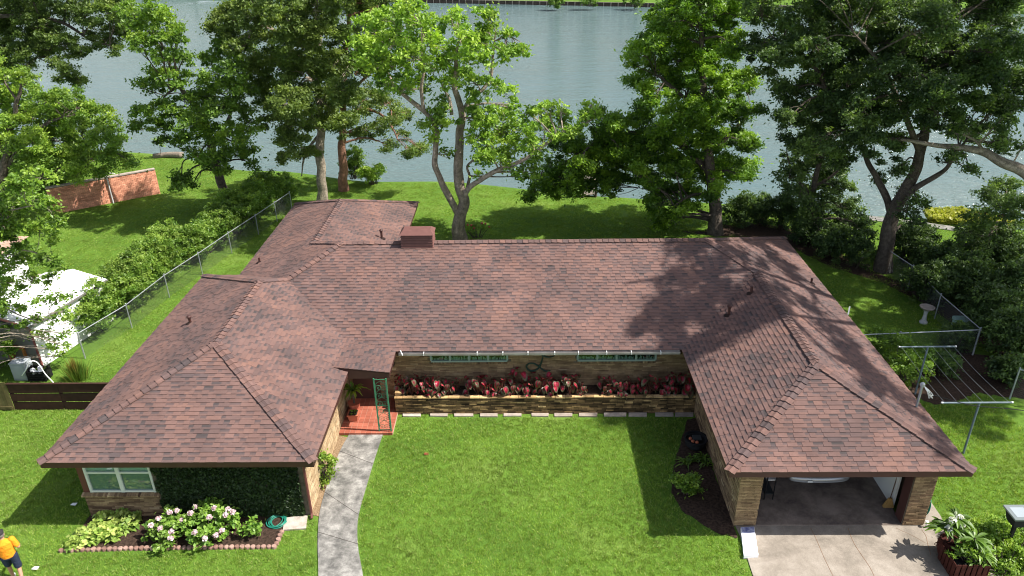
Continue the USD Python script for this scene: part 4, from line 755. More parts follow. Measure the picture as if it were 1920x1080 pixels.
for k in range(26): Q = np.array([sr.uniform(23, 33), sr.uniform(20, 33), sr.uniform(12, 21)]); shade.append((Q, sr.uniform(1.1, 1.7)))
limbs = [([b - [0, 0, .3], b, b + [-.2, -.2, 4], b + [-.6, -.5, 8], b + [-.8, -1, 12], b + [-1, -1.5, 17], b + [-1.2, -2, 21]], .6, .09)]
limbs += [([b + [-.5, -.4, 7.5], b + [-3, -1, 12], b + [-6, -1.5, 16], b + [-10, -2.5, 19]], .26, .05), ([b + [-.8, -1, 12], b + [-4, -4, 16], b + [-7, -6, 19]], .2, .05), ([b + [-.8, -1, 12], b + [2, 2, 16], b + [4, 3, 19]], .2, .05), ([b + [-.4, 0, 6.5], at(2010, 400, 29), at(1925, 325, 31), at(1880, 305, 31.5), at(1845, 285, 32), at(1800, 277, 32.3), at(1755, 272, 32.6), at(1690, 261, 33)], .30, .05), ([at(1845, 285, 32), at(1830, 265, 32), at(1800, 250, 32)], .08, .02)]
shade += cl_(32, [(1890, 235, 22), (1905, 205, 26), (1915, 275, 14), (1820, 240, 14), (1780, 250, 12)], .8, 3)
tree('tree', 'tall oak at the right edge whose thick grey bough reaches in over the lake', b, limbs, shade, 'leaf_dark', 'bark_grey', leaf=.22, lai=4.2, cr=.45, seed=13, twigs=1, grow=1.0)
# far bank trees
for k in range(26):
    p2 = far(-110 + 9.5 * k + sr.uniform(-2, 2), sr.uniform(14, 26)); b = np.array([*p2, .16]); h = sr.uniform(16, 23)
    tree('far_tree', 'rounded green tree on the far bank of the lake', b, [([b - [0, 0, .3], b, b + [.3, 0, h * .4], b + [0, .3, h * .8]], .45, .1)], [(b + [sr.uniform(-3, 3), sr.uniform(-3, 3), h * sr.uniform(.45, .9)], sr.uniform(3.0, 4.6)) for _ in range(11)], 'leaf_oak', 'bark_dark', leaf=.7, lai=2.4, cr=1.2, seed=40 + k, twigs=0, group='trees on the far bank', tone0=.6)

# ------------------------------------------------------------------ shrubs and plants
def shrub(name, label, cat, base, blobs, leafm, leaf=.10, lai=3.2, cr=.20, group=None, seed=1, tone0=.5, tsp=.2, up=.8, aspect=.55, stems=6, flat=.9, shell=.35, stray=.05):
    r = np.random.default_rng(seed); base = np.asarray(base, float); T = thing(name, label, cat, base, group); lm, sm = MB(), MB()
    for c, rad in blobs:
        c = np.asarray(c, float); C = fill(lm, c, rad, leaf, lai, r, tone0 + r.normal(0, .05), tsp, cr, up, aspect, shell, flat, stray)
        for e in C[:stems]: g0 = np.array([base[0] + (e[0] - base[0]) * .3, base[1] + (e[1] - base[1]) * .3, base[2]]); tube(sm, smooth_path([g0, (g0 + e) / 2 + [0, 0, .1], e], 3), np.linspace(.02, .005, 7), 5, .4, cap=False)
    put(T, 'stems', sm, 'bark_dark'); put(T, 'foliage', lm, leafm); return T
fence_l = [gr(*q) for q in ((60, 738), (160, 672), (248, 616), (318, 558), (380, 515), (435, 475), (485, 440), (520, 415), (548, 395))]
FLp = np.array(fence_l)
def along(y_): return np.array([np.interp(y_, FLp[:, 1], FLp[:, 0]), y_, 0])
hr = np.random.default_rng(17)
names = ['rounded shrub against the white shed, first of the fence hedge', 'low sunlit hedge shrub just behind the shed corner', 'hedge shrub with a few bare brown twigs by the chain link fence', 'bushy hedge shrub third behind the shed', 'yellow green broad hedge shrub midway along the chain link fence', 'hedge shrub where the tree shadow begins', 'dark hedge shrub in tree shadow beside the left fence', 'dark hedge shrub below the leaning tree', 'shaded hedge shrub level with the rear wing roof', 'shaded hedge shrub near the grey oak trunk', 'last hedge shrub beside the lakeside lawn']
for k, yy in enumerate(np.linspace(29.2, 45.3, 11)):
    c = along(yy) + [-1.65 + hr.uniform(-.15, .15), 0, 0]; s = hr.uniform(.92, 1.12); 
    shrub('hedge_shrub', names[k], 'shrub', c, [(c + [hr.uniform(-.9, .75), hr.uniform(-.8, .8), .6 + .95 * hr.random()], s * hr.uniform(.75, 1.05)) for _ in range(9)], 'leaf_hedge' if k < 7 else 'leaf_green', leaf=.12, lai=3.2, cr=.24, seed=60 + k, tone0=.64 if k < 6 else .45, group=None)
c = gr(612, 905); shrub('shrub', 'bright leafy shrub in the narrow bed beside the curved walkway', 'shrub', c, [(c + [0, 0, .35], .38), (c + [.05, .05, .75], .36), (c + [-.05, .1, 1.05], .24)], 'leaf_green', leaf=.09, cr=.16, seed=80, tone0=.75)
c = gr(1287, 925); shrub('shrub', 'dark round shrub in the mulch bed by the garage wall', 'shrub', c, [(c + [0, 0, .35], .42), (c + [-.12, .1, .45], .36), (c + [.15, -.05, .4], .34)], 'leaf_green', leaf=.10, cr=.16, seed=81, tone0=.55)
c = gr(1690, 722); shrub('shrub', 'dark dense shrub against the east wall below the clothesline', 'shrub', c, [(c + [0, 0, .6], .8), (c + [.5, .3, .7], .7), (c + [.2, 1.2, .8], .8), (c + [1.2, 1.1, .6], .6), (c + [-.1, 2.2, .7], .7)], 'leaf_green', leaf=.10, cr=.2, seed=82, tone0=.4)
for k, (u, v, rp, lab) in enumerate([(1700, 470, 34, 'dark leafy bush beside the foot of the forked oak'), (1750, 500, 38, 'dark bush behind the bird bath fence'), (1735, 545, 36, 'dense bush behind the fence rail left of the green box'), (1800, 545, 42, 'dense dark bush behind the fence right of the bird bath'), (1845, 590, 42, 'dark bush behind the fence corner'), (1890, 640, 44, 'shaded bush at the right edge behind the gate'), (1860, 500, 44, 'tall dark bush at the right edge above the fence corner'), (1790, 700 - 60, 24, 'small bush just outside the fence corner'), (1905, 560, 46, 'dense dark bush at the right edge level with the bird bath'), (1765, 690, 20, 'low shaded bush in the bare soil below the fence corner'), (1885, 700, 26, 'low shaded bush beside the gate post')]):
    c = gr(u, v + rp * .6); R_ = rp * pxm(c) * 1.3; shrub('bush', lab, 'bush', c, [(c + [hr.uniform(-.4, .4) * R_, hr.uniform(-.4, .4) * R_, R_ * hr.uniform(.5, 1.2)], R_ * hr.uniform(.6, .85)) for _ in range(7)], 'leaf_dark', leaf=.13, lai=3.4, cr=.25, seed=90 + k, tone0=.5)
y = 33.5; b = gr(1905, 520)
tree('tree', 'small grey green tree at the right edge above the lakeside grass', b, [([b - [0, 0, .3], b, at(1900, 470, b[1]), at(1885, 420, b[1]), at(1880, 370, b[1])], .16, .04)], cl_(b[1], [(1850, 375, 26), (1885, 360, 30), (1910, 390, 30), (1835, 410, 26), (1870, 405, 32), (1815, 440, 22), (1850, 445, 30), (1895, 440, 32), (1830, 475, 24), (1870, 480, 30), (1800, 465, 16), (1905, 480, 26)], 1.4, 33, .3), 'leaf_dark', 'bark_dark', leaf=.15, lai=2.6, cr=.3, seed=34, tone0=.62)
for k, (u, v, lab) in enumerate([(1385, 418, 'dark strappy plant at the left end of the rear lakeside row'), (1425, 420, 'dark strappy plant in the middle of the rear lakeside row'), (1462, 428, 'dark strappy plant at the right end of the rear lakeside row'), (1560, 480, 'dark bush under the slim tree behind the house corner'), (1600, 500, 'dark bush left of the forked oak trunk'), (1510, 455, 'low dark bush behind the rear right roof corner')]):
    c = gr(u, v); shrub('bush', lab, 'bush', c, [(c + [hr.uniform(-.5, .5), hr.uniform(-.4, .4), hr.uniform(.5, 1.3)], hr.uniform(.6, .9)) for _ in range(5)], 'leaf_dark', leaf=.24 if k < 3 else .14, aspect=.25 if k < 3 else .55, lai=3, cr=.28, seed=110 + k, tone0=.45, up=.4)
c = gr(700, 345); shrub('bush', 'bright upright green bush on the lake edge', 'bush', c, [(c + [hr.uniform(-.7, .7), hr.uniform(-.4, .5), .5 + .4 * hr.random()], .6) for _ in range(6)], 'leaf_bright', leaf=.28, aspect=.22, lai=3, cr=.22, seed=120, tone0=.7, up=.15)
c = gr(662, 335); shrub('bush', 'dark leafy bush between the red trunk and the lake', 'bush', c, [(c + [hr.uniform(-.4, .4), hr.uniform(-.3, .3), .8 + hr.random()], .7) for _ in range(5)], 'leaf_green', leaf=.16, lai=3, cr=.3, seed=121, tone0=.5)
c = gr(895, 446); rb = shrub('rose_bush', 'small rose bush with pink blooms beside the pale tree trunk', 'bush', c, [(c + [dx, 0, .5], .35) for dx in (-.6, -.1, .5)], 'leaf_green', leaf=.08, lai=2, cr=.18, seed=122, tone0=.6)
for k in range(9):
    m = MB(); q = c + [hr.uniform(-.9, .8), hr.uniform(-.2, .2), hr.uniform(.6, .95)]; m.tm(trimesh.creation.icosphere(1, .06)); m.v[-1] = m.v[-1] + q; put(rb, 'bloom', m, 'petal_red')
for k, (u, lab) in enumerate([(1047, 'small round bush on the far bulkhead, leftmost of three'), (1110, 'broad green bush spilling over the far bulkhead'), (1198, 'grey green bush at the right end of the far bulkhead')]):
    p = gr(u, 12, .5) + [0, 2.5, 0]; shrub('far_bush', lab, 'bush', [*p[:2], .16], [(np.array([p[0] + hr.uniform(-1.5, 1.5), p[1] + hr.uniform(-.8, .8), 1.0 + .6 * hr.random()]), 1.3) for _ in range(4)], 'leaf_hedge', leaf=.35, lai=2.5, cr=.5, seed=130 + k)
# ivy over the left wing's front wall
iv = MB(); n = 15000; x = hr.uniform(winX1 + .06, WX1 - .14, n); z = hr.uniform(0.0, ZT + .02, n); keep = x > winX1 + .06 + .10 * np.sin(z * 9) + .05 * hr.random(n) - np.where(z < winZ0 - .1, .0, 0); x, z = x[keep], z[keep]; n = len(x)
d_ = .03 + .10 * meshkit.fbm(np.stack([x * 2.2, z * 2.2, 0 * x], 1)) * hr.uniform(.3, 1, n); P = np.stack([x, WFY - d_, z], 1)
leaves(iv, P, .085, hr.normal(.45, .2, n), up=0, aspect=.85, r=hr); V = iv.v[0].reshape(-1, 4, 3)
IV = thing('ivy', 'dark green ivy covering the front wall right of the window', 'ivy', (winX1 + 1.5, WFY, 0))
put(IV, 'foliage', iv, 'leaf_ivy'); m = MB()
for k in range(10): x0 = hr.uniform(winX1 + .3, WX1 - .3); tube(m, smooth_path([(x0, WFY - .02, 0), (x0 + hr.uniform(-.2, .2), WFY - .025, 1.0), (x0 + hr.uniform(-.4, .4), WFY - .02, 2.2)], 5), .009, 5)
put(IV, 'stems', m, 'bark_dark')
# flower bed with its scalloped stone edge
bed_poly = Polygon([gr(*q)[:2] for q in ((118, 1033), (150, 995), (168, 968))] + [(WX0, WFY - .005), (WX1 - .3, WFY - .005)] + [gr(*q)[:2] for q in ((545, 985), (524, 1004), (518, 1026), (330, 1030))]).buffer(0)
struct('flower_bed_soil', poly_slab(MB(), bed_poly, -.04, .02), 'mulch', 'dark brown mulch of the flower bed under the front window')
ED = thing('bed_edging', 'row of scalloped pinkish concrete stones edging the front flower bed', 'garden edging', gr(330, 1030))
path = [gr(*q) for q in ((112, 1034), (240, 1030), (380, 1028), (516, 1027), (523, 1012), (529, 998))]; path = np.array(path); seg = np.r_[0, np.cumsum(np.linalg.norm(np.diff(path, axis=0), axis=1))]
for s in np.arange(.05, seg[-1], .155):
    P = np.array([np.interp(s, seg, path[:, k]) for k in range(3)]); m = MB(); rr = .072 * hr.uniform(.92, 1.08); lathe(m, P, [(0, -.02), (rr, -.02), (rr * 1.02, .045), (rr * .9, .07 + .02 * hr.random()), (rr * .5, .088), (0, .09)], 9, float(hr.random())); put(ED, 'stone', m, 'edging')
def leafy(mb, c, n, L_, Wd, tilt, r, tone, rise=0.0, seg=3, droop=.5):
    """broad arching leaves rising from c"""
    for k in range(n):
        a = r.uniform(0, 2 * np.pi); tl = tilt * r.uniform(.6, 1.3); l = L_ * r.uniform(.7, 1.2); d = np.array([math.cos(a), math.sin(a), 0]); s = np.array([-d[1], d[0], 0]); st = c + d * .04; ts = np.linspace(0, 1, seg + 1)
        mid = [st + d * l * t * math.cos(tl) + np.array([0, 0, l * (t * math.sin(tl) - droop * t * t) + rise]) for t in ts]; w_ = [Wd * l * math.sin(math.pi * min(.97, .10 + .85 * t)) for t in ts]
        V = []; 
        for q, w in zip(mid, w_): V += [q - s * w + [0, 0, w * .25], q, q + s * w + [0, 0, w * .25]]
        F = []
        for i in range(seg): o = 3 * i; F += [[o, o + 1, o + 4, o + 3], [o + 1, o + 2, o + 5, o + 4]]
        mb.add(V, np.array(F), float(np.clip(tone + r.normal(0, .2), 0, 1)))
hp = []
for j in range(4):
    T = thing('hosta', 'x', 'plant', gr(200, 1000), 'hostas in the front flower bed'); m = MB(); c0 = BASE[T]
    fill(m, c0 + [0, 0, .15], .26, .15, 3.6, hr, .55, .26, .10, up=.9, aspect=.66, flat=.75); leafy(m, c0 + [0, 0, .02], 14, .34, .17, .8, hr, .45, droop=.5); put(T, 'foliage', m, 'leaf_hosta'); hp.append(T)
spots = [(150, 1012), (172, 1000), (140, 1024), (195, 1008), (190, 988), (215, 998), (222, 983), (240, 992), (243, 976), (168, 1018), (212, 1012), (252, 982), (160, 1004), (180, 1012), (205, 1000), (230, 975), (195, 978)]
for k, q in enumerate(spots):
    lab = 'pale yellow green hosta clump at the left end of the front flower bed'
    if k < 4: stage.GetPrimAtPath(hp[k]).GetAttribute('xformOp:translate').Set(Gf.Vec3d(*map(float, gr(*q)))); tag(stage.GetPrimAtPath(hp[k]), lab)
    else: copy(hp[k % 4], gr(*q), hr.uniform(0, 6), hr.uniform(.8, 1.15), lab, 'hostas in the front flower bed')
def hydrangea(label, c, blobs, heads, seed):
    T = shrub('hydrangea', label, 'shrub', c, blobs, 'leaf_hydrangea', leaf=.125, lai=4.0, cr=.14, seed=seed, tone0=.55, aspect=.68, up=1.1)
    r = np.random.default_rng(seed)
    for u, v in heads[::1] if len(heads) < 5 else [h for i, h in enumerate(heads) if i % 5 not in (1, 3)]:
        o = ray(u, v); best = None
        for cc, rad in blobs:
            oc = CAM - cc; bb = o @ oc; aa = o @ o; dd = bb * bb - aa * (oc @ oc - (rad * 1.02) ** 2)
            if dd > 0:
                t = (-bb - math.sqrt(dd)) / aa
                if best is None or t < best: best = t
        if best is None: best = min(((cc - CAM) @ o / (o @ o) for cc, rad in blobs), key=lambda t: min(np.linalg.norm(CAM + o * t - cc) for cc, _ in blobs))
        P = CAM + o * best; m = MB(); k = 46; d = unit(r.normal(size=(k, 3)) + [0, 0, .25]); leaves(m, P + d * .072 * [1, 1, .8], .06, r.uniform(.2, 1, k), up=0, aspect=.95, r=r); m.tm(trimesh.creation.icosphere(1, .06), .3); m.v[-1] = m.v[-1] * [1, 1, .8] + P; put(T, 'flower_head', m, 'petal')
c1, c2 = gr(318, 1010), gr(392, 1005)
hydrangea('left hydrangea bush with a few pale pink flower heads', c1, [(c1 + [-.25, 0, .3], .42), (c1 + [.15, .15, .42], .42), (c1 + [.1, -.35, .25], .34), (c1 + [-.05, .3, .45], .36)], [(283, 985), (291, 1005), (300, 991), (310, 972), (318, 960), (331, 958), (341, 968), (321, 997), (312, 1000), (320, 1009), (341, 975), (349, 960), (297, 972), (281, 1003)], 140)
hydrangea('larger right hydrangea bush crowned with pale flower heads', c2, [(c2 + [-.3, 0, .40], .48), (c2 + [.25, .1, .45], .50), (c2 + [0, .35, .55], .46), (c2 + [.05, -.35, .3], .42), (c2 + [.5, .25, .4], .36)], [(366, 950), (382, 962), (401, 953), (415, 951), (428, 955), (423, 965), (434, 967), (365, 998), (372, 1004), (384, 1010), (405, 1003), (402, 1015), (416, 995), (396, 985), (357, 962), (392, 970), (410, 975), (437, 960)], 141)
c3 = gr(470, 1004); shrub('shrub', 'small round light green bush near the coiled hose', 'shrub', c3, [(c3 + [0, 0, .24], .32), (c3 + [.1, .05, .28], .26)], 'leaf_hydrangea', leaf=.12, lai=3.4, cr=.12, seed=142, aspect=.68, tone0=.6)
# coiled hose and the pale slab
def coil(c, n, R, rr, name, label, mname, seed, vertical=False):
    r = np.random.default_rng(seed); T = MB(); th = np.linspace(0, n * 2 * np.pi, n * 26); rad = R * (1 + .16 * np.sin(th * .37 + seed) + .08 * np.sin(th * 1.7)); ox = .05 * np.sin(th * .23); z = rr + (th / th[-1]) * rr * 3.5 + .012 * np.sin(th * 2.1)
    P = np.stack([c[0] + ox + rad * np.cos(th), c[1] + rad * np.sin(th), c[2] + z], 1) if not vertical else np.stack([c[0] + z * .8, c[1] + rad * .55 * np.cos(th), c[2] + rad * 1.25 * np.sin(th)], 1)
    tube(T, P, rr, 6); return solo(name, T, mname, label, 'hose', smooth=True)
coil(gr(519, 979, .03), 6, .24, .014, 'garden_hose', 'green garden hose coiled on the ground by the ivy', 'hose_green', 1)
m = MB(); P = [gr(*q)[:2] for q in ((534, 973), (577, 969), (574, 993), (531, 996))]; poly_slab(m, Polygon(P), 0, .06, .8); solo('concrete_slab', m, 'stone', 'pale rectangular concrete slab beside the coiled hose', 'slab')
coil(np.array([GX1 + .05, GY + .22, .62]), 5, .26, .016, 'garden_hose', 'green hose hanging in a loop on the right garage pillar', 'hose_green', 2, True)
FT = thing('outdoor_tap', 'white outdoor tap low on the right garage pillar', 'tap', (GX1 + .02, GY + .05, .2)); m = MB(); tube(m, [(GX1 + .05, GY - .08, 0), (GX1 + .05, GY - .08, .22), (GX1 + .05, GY - .12, .24)], .022, 8); put(FT, 'pipe', m, 'white_plastic'); m = MB(); lathe(m, (GX1 + .05, GY - .08, .22), [(0, 0), (.05, .01), (.05, .035), (0, .04)], 10); put(FT, 'handle', m, 'white_plastic')
def ragged(pg, amp, seed):
    q = np.array(pg.buffer(.1).segmentize(.18).exterior.coords)[:-1]; n_ = meshkit.fbm(np.column_stack([q * 1.6, np.full(len(q), seed)])) - .5; n2_ = meshkit.noise(np.column_stack([q * 7, np.full(len(q), seed)])) - .5; c_ = q.mean(0)
    return Polygon(q + (q - c_) / np.linalg.norm(q - c_, axis=1, keepdims=True) * (n_ * 2.2 + n2_ * .6)[:, None] * amp).buffer(0)
# beds of wood chips beside the walkway and the garage
chip = Polygon([(WX1 + .005, WFY), (WX1 + .005, PY0 - .02), (PX0 + .03, PY0 - .02)] + [tuple(p) for p in wl if WFY - .2 < p[1] < PY0 - .05]).buffer(-.01).buffer(0)
struct('wood_chip_bed', poly_slab(MB(), chip, -.04, .018), 'mulch_light', 'pale wood chip strip between the wall and the walkway')
mul0 = Polygon([(GX0 - .01, GY - .28), (GX0 - .01, 22.3)] + [gr(*q)[:2] for q in ((1290, 790), (1272, 835), (1262, 880), (1256, 925), (1284, 965), (1330, 990), (1380, 1006))]).buffer(0)
mul = ragged(mul0.buffer(-.1), .22, 2).difference(sbox(GX0 - .004, 0, 20, 40)).difference(drive_poly.buffer(.02))
struct('garage_side_bed', poly_slab(MB(), mul, -.04, .02), 'mulch', 'dark mulch bed along the garage wall')
m = MB(); c = gr(1303, 838); lathe(m, c, [(0, .03), (.24, .02), (.34, .14), (.37, .30), (.36, .36), (.40, .37), (.40, .40), (.34, .40), (.31, .30), (0, .22)], 22); pt = thing('black_pot', 'round black iron pot in the shaded corner by the garage wall', 'pot', c); put(pt, 'pot', m, 'black', smooth=False)
m = MB(); th = np.linspace(0, np.pi, 12); tube(m, np.stack([c[0] + .36 * np.cos(th), c[1] + .05 + 0 * th, c[2] + .38 + .16 * np.sin(th)], 1), .012, 5); put(pt, 'handle', m, 'black')
m = MB(); bx(m, c[0] - .12, c[0] + .16, c[1] - .15, c[1] + .1, .40, .44); put(pt, 'slate', m, 'charcoal')
for dx, dy in ((-.15, -.2), (-.02, -.26), (-.2, -.05)):
    m = MB(); m.tm(trimesh.creation.icosphere(1, .06)); m.v[-1] = m.v[-1] + c + [dx, dy, .40]; put(pt, 'terracotta_ball', m, 'terracotta')
T = thing('daylily', 'clump of strappy dark green leaves below the black pot', 'plant', gr(1308, 868)); m = MB()
for q in ((1300, 866), (1318, 862), (1288, 872), (1325, 872)): leafy(m, gr(*q), 26, .62, .035, 1.15, hr, .45, seg=4, droop=.75)
put(T, 'foliage', m, 'leaf_green')
# stepping stones in the grass before the planter
stones = [(755, 790), (806, 840), (852, 887), (900, 933), (945, 978), (996, 1029), (1039, 1073), (1085, 1120), (1133, 1174), (1178, 1212), (1228, 1262), (1266, 1300)]
st_polys = []
for a, b_ in stones:
    q = [gr(u + hr.uniform(-1, 1), v + hr.uniform(-.6, .6))[:2] for u, v in ((a, 782), (b_, 782), (b_, 769.5), (a, 769.5))]; pg = Polygon(q).buffer(-.015).buffer(.015); st_polys.append(pg)
    m = MB(); poly_slab(m, pg, -.02, .045 + .012 * hr.random(), float(hr.random())); solo('stepping_stone', m, 'stone', 'flat pinkish grey stepping stone in the row before the brick planter', 'stepping stone', 'stepping stones before the planter')
# brick planter with caladiums
PLY = 22.46; PL = thing('brick_planter', 'long low brick planter below the recessed wall', 'planter', (0, PLY, 0)); PLX0, PLX1, PZ = gr(745, 770)[0], GX0 - .03, .70
m = MB(); bx(m, PLX0 + .02, PLX1, PLY + .012, PLY + .2, 0, PZ); bx(m, PLX0 + .02, PLX0 + .2, PLY + .2, MWY - .03, 0, PZ); body = put(PL, 'core', m, 'mortar_dark')
bricks.clear(); lay(body, 'x', PLY + .012, -1, PLX0, PLX1, 0.0, PZ, bl=.29, bh=.045, jt=.014, tone=(.45, .22), depth=.016); lay(body, 'y', PLX0 + .02, -1, PLY, MWY - .05, 0, PZ, tone=(.4, .2))
for i, (par, V, t, _) in enumerate(bricks):
    if i < 300: put(par, 'brick', MB().add(V, CUBE_F, t), 'planter_brick')
rest = MB(); [rest.add(V, CUBE_F, t) for par, V, t, _ in bricks[300:]]
if rest.n: stage.GetPrimAtPath(put(body, 'brickwork', rest, 'planter_brick')).SetCustomDataByKey('kind', 'stuff')
x = PLX0 - .02
while x < PLX1 - .05:
    l_ = hr.uniform(.28, .4); m = MB(); bx(m, x, min(x + l_, PLX1), PLY - .02 + hr.uniform(-.01, .01), PLY + .12, PZ + .001, PZ + .05 + hr.uniform(-.006, .006), float(np.clip(hr.normal(.85, .12), 0, 1))); put(PL, 'coping_brick', m, 'planter_brick'); x += l_ + .012
m = MB(); bx(m, PLX0 - .02, PLX0 + .2, PLY + .21, PLY + .42, PZ + .001, PZ + .12, .9); put(PL, 'corner_block', m, 'planter_brick')
m = MB(); bx(m, PLX0 + .2, PLX1, PLY + .2, MWY - .03, .3, PZ - .05); put(PL, 'soil', m, 'mulch')
def cal_leaf(size, r):
    """a heart shaped leaf: pale red heart, dark green rim; tone 0 at the rim, 1 at the midrib"""
    n = 16; th = np.linspace(0, 2 * np.pi, n, endpoint=False); rad = (1 - .55 * np.abs(np.cos(th / 2)) ** 14 ) * (1 + .35 * np.abs(np.cos((th - np.pi) / 2)) ** 10)
    xy = np.stack([-np.cos(th) * rad, np.sin(th) * rad * .72], 1) * size * .5; inner = xy * .82
    cup = lambda q: np.column_stack([q, .30 * np.abs(q[:, 1]) - .9 * np.maximum(0, q[:, 0]) ** 2 / size])
    V = np.vstack([cup(xy), cup(inner), cup(xy * .4), [[0, 0, 0]]]); T = np.r_[np.full(n, .02), np.full(n, .24), np.full(n, .62 + .25 * r.random()), .9]
    F = []
    for i in range(n): j = (i + 1) % n; F += [[i, j, n + j], [i, n + j, n + i], [n + i, n + j, 2 * n + j], [n + i, 2 * n + j, 2 * n + i], [2 * n + i, 2 * n + j, 3 * n]]
    return V, np.array(F), T
cal = []
for j in range(6):
    r = np.random.default_rng(200 + j); T = thing('caladium', 'x', 'plant', (0, 0, 0)); BASE[T] = np.zeros(3)
    for k in range(15):
        a = r.uniform(0, 2 * np.pi); hgt = r.uniform(.10, .68); R = r.uniform(.05, .26) ; size = r.uniform(.17, .33); V, F, tn = cal_leaf(size, r)
        yaw = a + r.normal(0, .5); tip = r.uniform(.2, 1.0); ry = np.array([[math.cos(tip), 0, math.sin(tip)], [0, 1, 0], [-math.sin(tip), 0, math.cos(tip)]]); rz = np.array([[math.cos(yaw), -math.sin(yaw), 0], [math.sin(yaw), math.cos(yaw), 0], [0, 0, 1]])
        p = np.array([R * math.cos(a), R * math.sin(a), hgt]); m = MB(); m.add(V @ ry.T @ rz.T + p, F, tn * (1 if r.random() > .4 else .5)); tube(m, smooth_path([(0, 0, 0), p * [.5, .5, .6], p], 3), .006, 4, .3, cap=False); put(T, 'leaf', m, 'caladium_leaf')
    cal.append(T)
CL = 'caladium with dark edged crimson leaves in the brick planter'
n_c = 44; placed = 0
for k in range(n_c):
    u = 758 + (1300 - 758) * (k + hr.uniform(-.3, .3)) / n_c
    if 1104 < u < 1122 or 860 < u < 868 or hr.random() < .06: continue
    yy = PLY + (.26 if k % 2 else .58) + hr.uniform(-.06, .06); x = at(u, 735, yy)[0]; base = (min(x, PLX1 - .3), yy, PZ - .05)
    sc = hr.uniform(.7, 1.3)
    if placed < 6: prim = stage.GetPrimAtPath(cal[placed]); prim.GetAttribute('xformOp:translate').Set(Gf.Vec3d(*map(float, base))); tag(prim, CL, None, 'caladiums in the brick planter')
    else: copy(cal[int(hr.integers(0, 6))], base, hr.uniform(0, 6), sc, CL, 'caladiums in the brick planter')
    placed += 1
# porch things
P = gr(664, 786, .11); PT = thing('terracotta_planter', 'square terracotta planter with a small plant on the porch tiles', 'planter', P)
m = MB(); v = boxv(P[0] - .14, P[0] + .14, P[1] - .14, P[1] + .14, .11, .36); v[4:, :2] = P[:2] + (v[4:, :2] - P[:2]) * 1.25; m.add(v, CUBE_F); put(PT, 'pot', m, 'terracotta')
m = MB(); bx(m, P[0] - .2, P[0] + .2, P[1] - .2, P[1] + .2, .361, .40); put(PT, 'rim', m, 'terracotta'); m = MB(); leafy(m, np.array([P[0], P[1], .40]), 14, .2, .12, 1.0, hr, .5); put(PT, 'foliage', m, 'leaf_green'); m = MB(); bx(m, P[0] - .15, P[0] + .15, P[1] - .15, P[1] + .15, .398, .408); put(PT, 'soil', m, 'mulch')
P = np.array([WX1 + .35, 22.5, .12]); T = thing('porch_plant', 'tall spiky green plant in the shade of the porch', 'plant', P); m = MB(); leafy(m, P + [0, 0, .9], 40, .75, .05, 1.1, hr, .5, seg=4, droop=.7); put(T, 'foliage', m, 'leaf_green'); m = MB(); lathe(m, P, [(0, 0), (.17, 0), (.22, .4), (.24, .42), (.2, .42), (0, .38)], 14); put(T, 'pot', m, 'ceramic'); m = MB(); tube(m, [P + [0, 0, .35], P + [0, 0, .95]], .035, 6); put(T, 'stem', m, 'bark_dark')
# ------------------------------------------------------------------ fences
def chain_fence(name, label, pts, h=1.2, post_at=None, cell=.10, m_='galvanised'):
    pts = [np.array([*p[:2], 0.0]) for p in pts]; T = thing(name, label, 'fence', pts[0])
    for i, p in enumerate(pts):
        m = MB(); tube(m, [p - [0, 0, .2], p + [0, 0, h + .05]], .030 if i in (0, len(pts) - 1) else .024, 8); q = put(T, 'post', m, m_); m = MB(); lathe(m, p + [0, 0, h + .05], [(.035, -.02), (.035, .02), (0, .05)], 8); put(q, 'post_cap', m, m_)
    for a, b in zip(pts[:-1], pts[1:]):
        m = MB(); tube(m, [a + [0, 0, h], b + [0, 0, h]], .020, 6); put(T, 'top_rail', m, m_)
        w = MB(); Ln = np.linalg.norm(b - a); d = (b - a) / Ln; side = np.array([-d[1], d[0], 0]) * .0018
        for sgn in (1, -1):
            s0 = -h + .04 if sgn > 0 else 0.0
            for s in np.arange(s0, Ln + (h if sgn < 0 else 0), cell):
                za, zb = .04, h - .02; x0, x1 = s, s + sgn * (zb - za)
                t0, t1 = 0.0, 1.0
                for lo, hi in ((0, Ln),):
                    if abs(x1 - x0) > 0:
                        ta, tb = sorted(((lo - x0) / (x1 - x0), (hi - x0) / (x1 - x0))); t0, t1 = max(t0, ta), min(t1, tb)
                if t1 - t0 < .02: continue
                A = a + d * (x0 + (x1 - x0) * t0) + [0, 0, za + (zb - za) * t0] + side * 3 * sgn; B = a + d * (x0 + (x1 - x0) * t1) + [0, 0, za + (zb - za) * t1] + side * 3 * sgn
                bar(w, A, B, .0030, .0030, up=(d[0] * .3, d[1] * .3, .9))
        stage.GetPrimAtPath(put(T, 'wire_mesh', w, 'wire')).SetCustomDataByKey('kind', 'stuff')
    return T
chain_fence('chain_link_fence', 'long silver chain link fence between the hedge and the left side lawn', fence_l[1:])
fr0 = np.array([GX1, 25.9, 0]); fr1 = gr(1823, 666); chain_fence('chain_link_fence', 'short chain link fence from the east wall out to the corner post', [fr0, (fr0 + fr1) / 2, fr1])
chain_fence('chain_link_fence', 'chain link fence running back from the corner post past the bird bath', [fr1 + [.06, .06, 0], gr(1752, 598), gr(1702, 542), gr(1660, 512)])
chain_fence('chain_link_gate', 'chain link gate at the right edge beyond the clothesline', [gr(1893, 748), gr(1960, 765), gr(2040, 790)], h=1.3)
